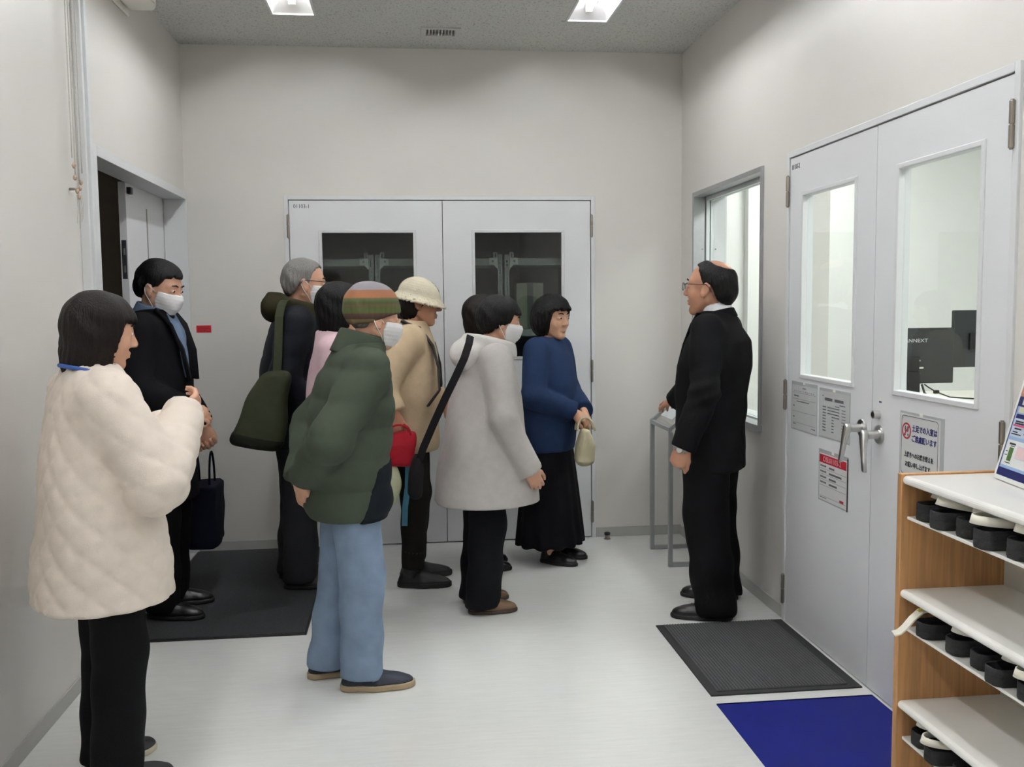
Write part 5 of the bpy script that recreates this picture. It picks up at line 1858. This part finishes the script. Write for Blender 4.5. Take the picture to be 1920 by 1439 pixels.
# 3 --- grey hair, navy jacket with olive hood
M_NAVJ = cloth('jacket_navy', (13, 17, 25), 0.6)
M_OLV = cloth('hood_olive', (46, 42, 26))
M_OLVB = cloth('bag_olive', (50, 54, 38), 0.8)
p = Person('person in glasses, mask and a navy jacket with an olive hood', (-0.61, 5.14), 6, 1.026, lean=0.05, sw=0.18, z0=0.011, head=(2, 6, 0),
           feet={'L': (0.0, 0.11, 8), 'R': (0.03, -0.10, -6)},
           arms={'R': dict(E=(-0.03, -0.245, 1.11), W=(0.12, -0.22, 0.90)), 'L': dict(E=(-0.01, 0.245, 1.11), W=(0.13, 0.22, 0.89))})
p.trousers(M_GRYT, r=(0.105, 0.092, 0.088), hem=0.03, amp=0.006)
p.shoes(mat('shoe_brown_black', (48, 42, 36), 0.5, var=0.1), M_RUBB, ln=1.08, wd=1.05)


def puff(step_z, amp):
    def f(P, d):
        return d - amp * (np.sqrt(np.abs(np.sin(P[2] * math.pi / step_z))) - 0.6)
    return f


p.coat('jacket', M_NAVJ, [(0.74, 0.215, 0.175, 0), (0.80, 0.222, 0.185, 0), (1.0, 0.22, 0.18, 0), (1.2, 0.218, 0.172, 0), (1.33, 0.20, 0.14, -0.01), (1.41, 0.145, 0.105, -0.015), (1.46, 0.095, 0.085, -0.02)],
       sleeves=(0.088, 0.078, 0.064), amp=0.005, fq=12, post=puff(0.11, 0.006))
Ng = p.J['N'].copy()
p.add('hood', lambda P: smin(rc(P, Ng + (-0.10, 0.06, 0.01), Ng + (-0.10, -0.06, 0.01), 0.075, 0.075), smax(np.abs(np.sqrt(((P[0] - Ng[0]) / 1.1) ** 2 + (P[1] - Ng[1]) ** 2) - 0.096) - 0.034, np.abs(P[2] - Ng[2] - 0.012 + 0.25 * (P[0] - Ng[0])) - 0.045, 0.02), 0.03) - folds(P, 0.004, 30, 1),
      tuple(Ng - 0.25), tuple(Ng + 0.2), (0.009, 0.009, 0.009), M_OLV)
p.hair(M_HAIRG, [(-0.12, -0.078), (-0.075, -0.072), (-0.045, -0.045), (-0.030, 0.0), (0.010, -0.006), (0.020, 0.02), (0.032, 0.066), (0.060, 0.084), (0.10, 0.092)], grow=0.009, extra=lambda S, d: smin(d, ell(S, (-0.045, 0, -0.010), (0.068, 0.078, 0.074)), 0.02))
p.glasses(mat('glasses_dark', (40, 36, 36), 0.3))
p.mask()
bag = thing('shoulder_bag', (-0.70, 4.715, 0.80), 'olive shoulder bag with dark base hanging beside the navy jacket', 'bag')


def satchel(P):
    x, y, z = P
    xc = -0.02 + 0.30 * (z - 0.1)
    wdt = 0.135 - 0.16 * np.clip(z - 0.04, 0, 0.5)
    zb = 0.02 - 0.22 * (x + 0.05)
    d = smax(smax(np.abs(x - xc) - wdt, zb - z, 0.05), z - 0.40, 0.05)
    return smax(d, np.abs(y) - 0.078 + 0.10 * np.clip(z - 0.1, 0, 1), 0.06) - folds(P, 0.006, 16, 4)


sb = soft('bag_body', satchel, (-0.26, -0.13, -0.06), (0.26, 0.13, 0.5), (0.011, 0.011, 0.011), M_OLVB, bag)
soft('bag_base', lambda P: smax(satchel(P) - 0.003, P[2] - 0.085 + 0.22 * (P[0] + 0.05), 0.008), (-0.26, -0.13, -0.06), (0.26, 0.13, 0.2), (0.011, 0.011, 0.011), cloth('bag_base_dark', (26, 28, 20)), sb)
b = new()
band(b, [(0.07, 0.0, 0.38), (0.075, 0.02, 0.46), (0.075, 0.06, 0.56), (0.075, 0.10, 0.655), (0.08, 0.16, 0.71), (0.085, 0.23, 0.735), (0.09, 0.29, 0.74)], (1, 0, 0.0), 0.04, 0.006)
obj('bag_strap', b, M_OLVB, bag)

# 4 --- pink top, black hair, red shoes, behind the green jacket
p = Person('person in a pale pink top standing behind the green puffer', (-0.345, 4.56), 6, 0.945, lean=0.02, sw=0.16, head=(0, 6, 0), feet={'L': (0.04, 0.10, 6), 'R': (0.02, -0.09, -4)})
p.trousers(cloth('trousers_dark_grey', (40, 40, 44)), r=(0.095, 0.080, 0.076))
p.shoes(mat('shoe_red', (112, 22, 34), 0.5, var=0.1), mat('sole_red', (92, 26, 36), 0.6, var=0.05))
p.coat('jacket', cloth('top_pink', (214, 184, 192)), [(0.76, 0.205, 0.16, 0), (0.95, 0.20, 0.155, 0), (1.15, 0.196, 0.15, 0), (1.32, 0.185, 0.125, -0.008), (1.41, 0.13, 0.095, -0.015), (1.47, 0.085, 0.08, -0.02)], sleeves=(0.078, 0.070, 0.060))
p.hair(M_HAIRK, [(-0.13, -0.150), (0.0, -0.140), (0.035, -0.125), (0.050, 0.0), (0.062, 0.042), (0.10, 0.048)], grow=0.018, extra=bob, lo=-0.24)

# 5 --- green puffer, striped beanie, light jeans, hands behind the back
M_GREEN = cloth('puffer_green', (66, 74, 62), 0.75, 0.15, 300)
M_JEAN = cloth('jeans_light', (122, 140, 163), 0.9, 0.3, 500, 0.12, vscale=12)
p = Person('person in green puffer, striped beanie and light jeans, hands behind back', (-0.235, 3.735), 14, 0.922, lean=0.085, sw=0.172, head=(2, 8, 0), head_off=(0.0, 0, 0.0),
           arms={'R': dict(E=(-0.115, -0.265, 1.10), W=(-0.200, -0.055, 0.915), d=(-0.05, 0.40, -0.9), n=(1, 0.3, 0.1), side=1, curl=(40, 50, 35)),
                 'L': dict(E=(-0.110, 0.265, 1.10), W=(-0.200, 0.060, 0.885), d=(-0.05, -0.45, -0.85), n=(1, -0.3, 0.1), side=-1, curl=(40, 50, 35))},
           feet={'L': (-0.075, 0.115, 2), 'R': (0.035, -0.085, -14)}, hand_zones=((0.76, 0.95),))
p.trousers(M_JEAN, r=(0.108, 0.094, 0.088), hem=0.05, amp=0.006)
p.shoes(mat('shoe_navy', (46, 50, 62), 0.7, var=0.1, bump=0.2, bscale=200), mat('sole_tan', (158, 140, 112), 0.7, var=0.06), ln=1.18, wd=1.12, sole_h=0.028)
p.coat('puffer', M_GREEN, [(0.735, 0.215, 0.165, -0.01), (0.80, 0.225, 0.180, -0.01), (0.95, 0.225, 0.178, -0.012), (1.10, 0.222, 0.178, -0.015), (1.24, 0.218, 0.172, -0.02), (1.34, 0.20, 0.145, -0.03), (1.42, 0.145, 0.11, -0.03), (1.48, 0.098, 0.092, -0.028)],
       sleeves=(0.092, 0.086, 0.066), amp=0.004, fq=12, post=puff(0.125, 0.013), neck=(0.074, 1.5), shoulder_drop=0.01, hem_cut=0.74)
Ng2 = p.J['N'].copy()
p.add('puffer_collar', lambda P: ring_collar(P, 0.090, 0.014, -0.05, 0.060, 0.28, Ng2 + (0.0, 0, 0.02)), tuple(Ng2 - 0.2), tuple(Ng2 + 0.2), (0.008, 0.008, 0.008), M_GREEN)
cf = p.coat_fn
p.add('navy_panel', lambda P: smax(smax(cf(P) - 0.004, P[2] - 0.945 - 0.25 * P[0], 0.008), smax(0.005 + 0.35 * (P[2] - 0.74) - P[0], P[1] + 0.02, 0.008), 0.008), (-0.3, -0.35, 0.6), (0.4, 0.35, 1.1), (0.0105, 0.0105, 0.0115), cloth('panel_navy', (20, 26, 32)))
p.mask()
M_BEAN = bpy.data.materials.new('beanie_knit'); M_BEAN.use_nodes = True
nt = M_BEAN.node_tree; bs = nt.nodes['Principled BSDF']; bs.inputs['Roughness'].default_value = 0.95
tc = nt.nodes.new('ShaderNodeTexCoord'); sx = nt.nodes.new('ShaderNodeSeparateXYZ'); mr = nt.nodes.new('ShaderNodeMapRange'); rp = nt.nodes.new('ShaderNodeValToRGB')
nt.links.new(tc.outputs['Object'], sx.inputs[0])
mr.inputs['From Min'].default_value = (1.578 - 0.03) * 0.922; mr.inputs['From Max'].default_value = (1.578 + 0.14) * 0.922
nt.links.new(sx.outputs['Z'], mr.inputs[0]); nt.links.new(mr.outputs[0], rp.inputs[0]); nt.links.new(rp.outputs[0], bs.inputs['Base Color'])
els = [(0.0, (104, 92, 62)), (0.16, (112, 98, 64)), (0.18, (74, 54, 48)), (0.30, (84, 60, 50)), (0.32, (84, 92, 52)), (0.48, (78, 88, 48)), (0.50, (104, 74, 58)), (0.56, (70, 82, 46)), (0.68, (88, 92, 60)), (0.70, (150, 98, 68)), (0.88, (140, 96, 72)), (0.90, (132, 128, 134)), (1.0, (132, 128, 134))]
while len(rp.color_ramp.elements) < len(els): rp.color_ramp.elements.new(0.5)
rp.color_ramp.interpolation = 'EASE'
for e_, (pos, c_) in zip(rp.color_ramp.elements, els):
    e_.position = pos; e_.color = (*lin(c_), 1)
wv = nt.nodes.new('ShaderNodeTexNoise'); wv.inputs['Scale'].default_value = 220; bp = nt.nodes.new('ShaderNodeBump'); bp.inputs['Strength'].default_value = 0.5
nt.links.new(tc.outputs['Object'], wv.inputs[0]); nt.links.new(wv.outputs[0], bp.inputs['Height']); nt.links.new(bp.outputs[0], bs.inputs['Normal'])


def beanie(S, d):
    d = smin(d, ell(S, (-0.022, 0, 0.060), (0.104, 0.090, 0.085)), 0.03)
    cuffb = ell(S, (-0.012, 0, 0.018), (0.116, 0.096, 0.062))
    return smin(d, cuffb, 0.008)


p.hair(M_BEAN, [(-0.13, -0.045), (-0.04, -0.025), (0.03, 0.012), (0.11, 0.040)], grow=0.016, extra=beanie, name='beanie', amp=0.0015, step=0.007, rag=0.0, strand=0.0012)
p.hair(M_HAIRG, [(-0.13, -0.085), (-0.05, -0.075), (-0.030, -0.02), (0.015, -0.01), (0.03, 0.03), (0.1, 0.05)], grow=0.006, name='hair', amp=0.001)

# 6 --- cream bucket hat, beige jacket, backpack strap
M_BEIGE = cloth('jacket_beige', (190, 170, 142), 0.85)
M_HAT = cloth('hat_cream', (206, 198, 176), 0.9, 0.3, 300)
p = Person('person in a cream bucket hat and beige jacket in front of the far door', (0.015, 5.10), -4, 0.966, lean=0.04, sw=0.165, head=(-4, 8, 0), skin=M_SKIN2, feet={'L': (0.02, 0.10, 6), 'R': (0.02, -0.09, -6)},
           arms={'R': dict(E=(-0.13, -0.25, 1.12), W=(-0.062, -0.285, 0.985), d=(0, -0.1, -1), curl=(70, 80, 40)), 'L': dict(E=(0.03, 0.235, 1.12), W=(0.20, 0.12, 0.99))})
p.trousers(cloth('trousers_brown_black', (30, 28, 25)), r=(0.098, 0.078, 0.060), hem=0.10)
p.shoes(mat('boot_black', (34, 32, 32), 0.55, var=0.1), M_RUBB, ln=1.12, wd=1.12, sole_h=0.03, name='boot')
for k in 'LR':
    a = p.J['A' + k]
    p.local_tube('boot_shaft', [a + (-0.012, 0, -0.03), a + (0.004, 0, 0.05), a + (0.012, 0, 0.12)], [0.046, 0.056, 0.066], MATS['boot_black'], seg=18)
p.coat('jacket', M_BEIGE, [(0.76, 0.195, 0.150, 0), (0.80, 0.205, 0.160, 0), (0.95, 0.205, 0.158, 0), (1.15, 0.20, 0.152, 0), (1.32, 0.188, 0.128, -0.008), (1.41, 0.13, 0.10, -0.015), (1.48, 0.092, 0.086, -0.02)], sleeves=(0.082, 0.074, 0.062), amp=0.006, neck=(0.07, 1.5))


def bucket(P):
    H = p.H(P)
    x, y, z = H
    z = z + 0.10 * x
    crown = smax(ell((x, y, z), (-0.012, 0, 0.030), (0.112, 0.096, 0.096)), 0.030 - z, 0.006)
    rho = np.sqrt(((x + 0.012) / 1.15) ** 2 + y ** 2)
    zb = 0.034 - 1.05 * (rho - 0.09)
    brim = smax(smax(np.abs(z - zb) * 0.70 - 0.0042, rho - 0.128, 0.004), 0.086 - rho, 0.006)
    return (smin(crown, brim, 0.008) - 0.0008 * np.sin(z * 500)) * p.hs


c = p.J['H']
p.add('bucket_hat', bucket, (c[0] - 0.25, c[1] - 0.25, c[2] - 0.1), (c[0] + 0.25, c[1] + 0.25, c[2] + 0.17), (0.007, 0.007, 0.006), M_HAT)
p.hair(M_HAIRB, [(-0.13, -0.105), (-0.02, -0.095), (0.020, -0.03), (0.04, 0.03), (0.1, 0.05)], grow=0.010, extra=lambda S, d: smin(d, ell(S, (-0.040, 0, -0.030), (0.074, 0.082, 0.085)), 0.02), lo=-0.22)
for sg in (1, -1):
    p.local_tube('backpack_strap', [(-0.03, sg * 0.105, 1.475), (0.07, sg * 0.115, 1.44), (0.140, sg * 0.125, 1.34), (0.168, sg * 0.140, 1.22), (0.172, sg * 0.165, 1.10), (0.11, sg * 0.205, 1.02)], 0, M_BLACK, flat=((0, 1, 0.1), 0.045, 0.012))
bagr = thing('red_bag', (-0.045, 4.80, 0.0), 'red hand bag with pale pouch and teal strap beside the bucket hat person', 'bag')
soft('bag_body', lambda P: loft(P, [(0.69, 0.035, 0.060, 0), (0.71, 0.045, 0.082, 0), (0.80, 0.044, 0.084, 0), (0.865, 0.022, 0.072, 0)], 2.8) - folds(P, 0.004, 25, 2), (-0.13, -0.1, 0.66), (0.13, 0.1, 0.92), (0.01, 0.01, 0.01), cloth('bag_red', (158, 28, 40), 0.6), bagr)
soft('pale_pouch', lambda P: ell(P, (-0.035, 0.0, 0.60), (0.04, 0.032, 0.11)) - folds(P, 0.004, 30, 5), (-0.12, -0.08, 0.46), (0.08, 0.08, 0.74), (0.01, 0.01, 0.01), cloth('pouch_pale', (202, 204, 172)), bagr)
b = new()
band(b, [(0.045, 0.01, 0.70), (0.04, 0.0, 0.58), (0.025, 0.0, 0.48), (0.02, 0.0, 0.38)], (1, 0, 0), 0.03, 0.01)
obj('teal_strap', b, cloth('strap_teal', (66, 112, 132)), bagr)
for sy in (-0.025, 0.025):
    b = new()
    tube(b, [(0.06 * math.cos(a), sy, 0.85 + 0.055 * math.sin(a)) for a in np.linspace(0, math.pi, 10)], 0.006, 6)
    obj('bag_handle', b, MATS['bag_red'], bagr, smooth=True)

# 7 --- half hidden, behind the light grey coat
p = Person('person in a pale sand coat, half hidden behind the light grey coat', (0.395, 5.33), 4, 0.912, lean=0.02, sw=0.16, head=(4, 4, 0), feet={'L': (0.03, 0.09, 4), 'R': (0.02, -0.09, -4)})
p.trousers(M_NAVT, r=(0.095, 0.078, 0.070))
p.shoes(M_LEATH, M_RUBB, ln=0.98)
p.coat('coat', cloth('coat_sand', (198, 184, 158)), [(0.66, 0.21, 0.165, 0), (0.90, 0.205, 0.16, 0), (1.15, 0.198, 0.15, 0), (1.32, 0.185, 0.125, -0.008), (1.41, 0.13, 0.095, -0.015), (1.47, 0.085, 0.08, -0.02)], sleeves=(0.078, 0.070, 0.060))
p.hair(M_HAIRB, [(-0.13, -0.135), (0.0, -0.120), (0.035, -0.105), (0.050, 0.0), (0.062, 0.042), (0.10, 0.048)], grow=0.017, extra=bob, lo=-0.22)

# 8 --- light grey hooded coat, mask
M_LGREY = cloth('coat_light_grey', (178, 174, 170), 0.85, 0.2, 300, 0.04)
p = Person('person in a light grey hooded coat and white mask', (0.36, 4.60), 8, 0.904, lean=0.075, sw=0.165, head=(-6, 10, 0), feet={'L': (0.0, 0.10, 6), 'R': (-0.01, -0.09, -6)},
           arms={'R': dict(E=(0.06, -0.262, 1.08), W=(0.205, -0.235, 0.80)), 'L': dict(E=(0.05, 0.262, 1.08), W=(0.20, 0.22, 0.82))}, hand_zones=((0.62, 0.8),))
p.trousers(M_NAVT, r=(0.102, 0.098, 0.094), hem=0.03, amp=0.006)
p.shoes(mat('shoe_brown', (112, 86, 62), 0.5, var=0.1), mat('sole_brown', (60, 46, 36), 0.6), ln=1.0)
p.coat('coat', M_LGREY, [(0.595, 0.285, 0.285, 0.02), (0.75, 0.268, 0.262, 0.02), (0.95, 0.245, 0.228, 0.01), (1.12, 0.228, 0.195, 0.0), (1.25, 0.212, 0.168, -0.008), (1.34, 0.195, 0.140, -0.015), (1.42, 0.135, 0.105, -0.02), (1.47, 0.09, 0.085, -0.02)],
       sleeves=(0.086, 0.080, 0.072), amp=0.007, fq=11, cuff=-0.02, hem_cut=0.60)
Nh = p.J['N'].copy()
p.add('hood', lambda P: smin(ell(P, Nh + (-0.115, 0, -0.045), (0.105, 0.145, 0.095)), smax(np.abs(np.sqrt(((P[0] - Nh[0]) / 1.1) ** 2 + (P[1] - Nh[1]) ** 2) - 0.100) - 0.032, np.abs(P[2] - Nh[2] - 0.008 + 0.2 * (P[0] - Nh[0])) - 0.042, 0.02), 0.04) - folds(P, 0.005, 24, 1.4),
      tuple(Nh - 0.28), tuple(Nh + 0.2), (0.0095, 0.0095, 0.0095), cloth('hood_pale', (206, 203, 199), 0.85, 0.2, 300, 0.04))
p.hair(M_HAIRK, [(-0.13, -0.085), (-0.05, -0.075), (-0.02, -0.04), (0.02, -0.02), (0.042, 0.0), (0.055, 0.040), (0.10, 0.048)], grow=0.018, extra=lambda S, d: smin(d, ell(S, (-0.040, 0, -0.010), (0.082, 0.088, 0.080)), 0.03))
p.mask()
bagk = thing('black_bag', (0.075, 4.42, 0.0), 'slim black bag on a long strap behind the light grey coat', 'bag')
soft('bag_body', lambda P: loft(P, [(0.60, 0.05, 0.025, -0.045), (0.63, 0.065, 0.036, -0.045), (0.72, 0.065, 0.036, -0.04), (0.80, 0.045, 0.02, -0.03)], 2.6) - folds(P, 0.003, 25, 2), (-0.13, -0.1, 0.54), (0.08, 0.1, 0.84), (0.01, 0.01, 0.01), cloth('bag_black', (26, 24, 26)), bagk)
b = new()
band(b, [(-0.03, -0.02, 0.76), (-0.005, -0.04, 0.84), (0.045, -0.075, 0.96), (0.10, -0.095, 1.08), (0.145, -0.10, 1.17), (0.19, -0.085, 1.26), (0.215, -0.05, 1.325), (0.225, -0.01, 1.36)], (0.8, 0, -0.5), 0.035, 0.008)
obj('bag_strap', b, MATS['bag_black'], bagk)

# 9 --- blue jacket, long dark skirt
M_DENIM = cloth('jacket_blue', (32, 49, 82), 0.8, 0.25, 350, 0.1)
p = Person('person in a blue jacket and long dark skirt holding a beige bag', (0.825, 5.44), -34, 0.905, lean=0.01, sw=0.168, head=(-16, 4, 0), hs=1.10, feet={'L': (0.05, 0.08, 4), 'R': (0.06, -0.08, -4)},
           arms={'R': dict(E=(0.02, -0.262, 1.09), W=(0.205, -0.075, 0.985), d=(0.6, 0.6, -0.5), n=(-0.2, 0.4, -0.6), side=-1, curl=(40, 50, 35)),
                 'L': dict(E=(0.02, 0.262, 1.09), W=(0.215, 0.060, 0.980), d=(0.6, -0.6, -0.5), n=(-0.2, -0.4, -0.6), side=1, curl=(40, 50, 35))}, hand_zones=((0.85, 1.02),))


def skirt(P):
    d = loft(P, [(0.115, 0.255, 0.215, 0), (0.40, 0.225, 0.185, 0), (0.70, 0.19, 0.150, 0), (0.90, 0.172, 0.125, 0), (1.03, 0.14, 0.10, 0)], 2.1, p.shift)
    ang = np.arctan2(P[1], P[0])
    return d - 0.006 * np.sin(ang * 13 + 2 * P[2]) * np.clip((0.9 - P[2]) / 0.7, 0, 1)


p.add('skirt', skirt, (-0.4, -0.4, 0.08), (0.4, 0.4, 1.1), (0.011, 0.011, 0.013), cloth('skirt_dark', (8, 9, 13)))
p.shoes(M_LEATH, M_RUBB, ln=0.98)
p.coat('jacket', M_DENIM, [(0.72, 0.198, 0.150, 0), (0.78, 0.205, 0.158, 0), (0.95, 0.205, 0.158, 0), (1.15, 0.20, 0.155, 0.004), (1.32, 0.19, 0.130, -0.005), (1.41, 0.135, 0.098, -0.015), (1.455, 0.092, 0.082, -0.02)], sleeves=(0.084, 0.078, 0.066), amp=0.006, fq=12, cuff=0.0)
p.hair(M_HAIRK, [(-0.13, -0.120), (-0.02, -0.105), (0.020, -0.085), (0.034, -0.04), (0.046, 0.02), (0.060, 0.048), (0.10, 0.056)], grow=0.030, extra=lambda S, d: smin(d, ell(S, (-0.030, 0, -0.030), (0.104, 0.112, 0.098)), 0.04), lo=-0.22)
bagb = thing('hand_bag', (1.0, 5.24, 0.0), 'beige cloth bag held in front by the person in the blue jacket', 'bag')
soft('bag_body', lambda P: loft(P, [(0.595, 0.06, 0.040, 0), (0.62, 0.088, 0.055, 0), (0.71, 0.090, 0.055, 0), (0.80, 0.070, 0.020, 0)], 2.8) - folds(P, 0.004, 22, 6), (-0.12, -0.13, 0.57), (0.12, 0.13, 0.83), (0.01, 0.01, 0.01), cloth('bag_beige', (186, 178, 150)), bagb)
for sy in (-0.03, 0.03):
    b = new()
    tube(b, [(0.05 * math.cos(a), sy + 0.02 * math.sin(a), 0.79 + 0.075 * math.sin(a)) for a in np.linspace(0, math.pi, 10)], 0.006, 6)
    obj('bag_handle', b, MATS['bag_beige'], bagb, smooth=True)
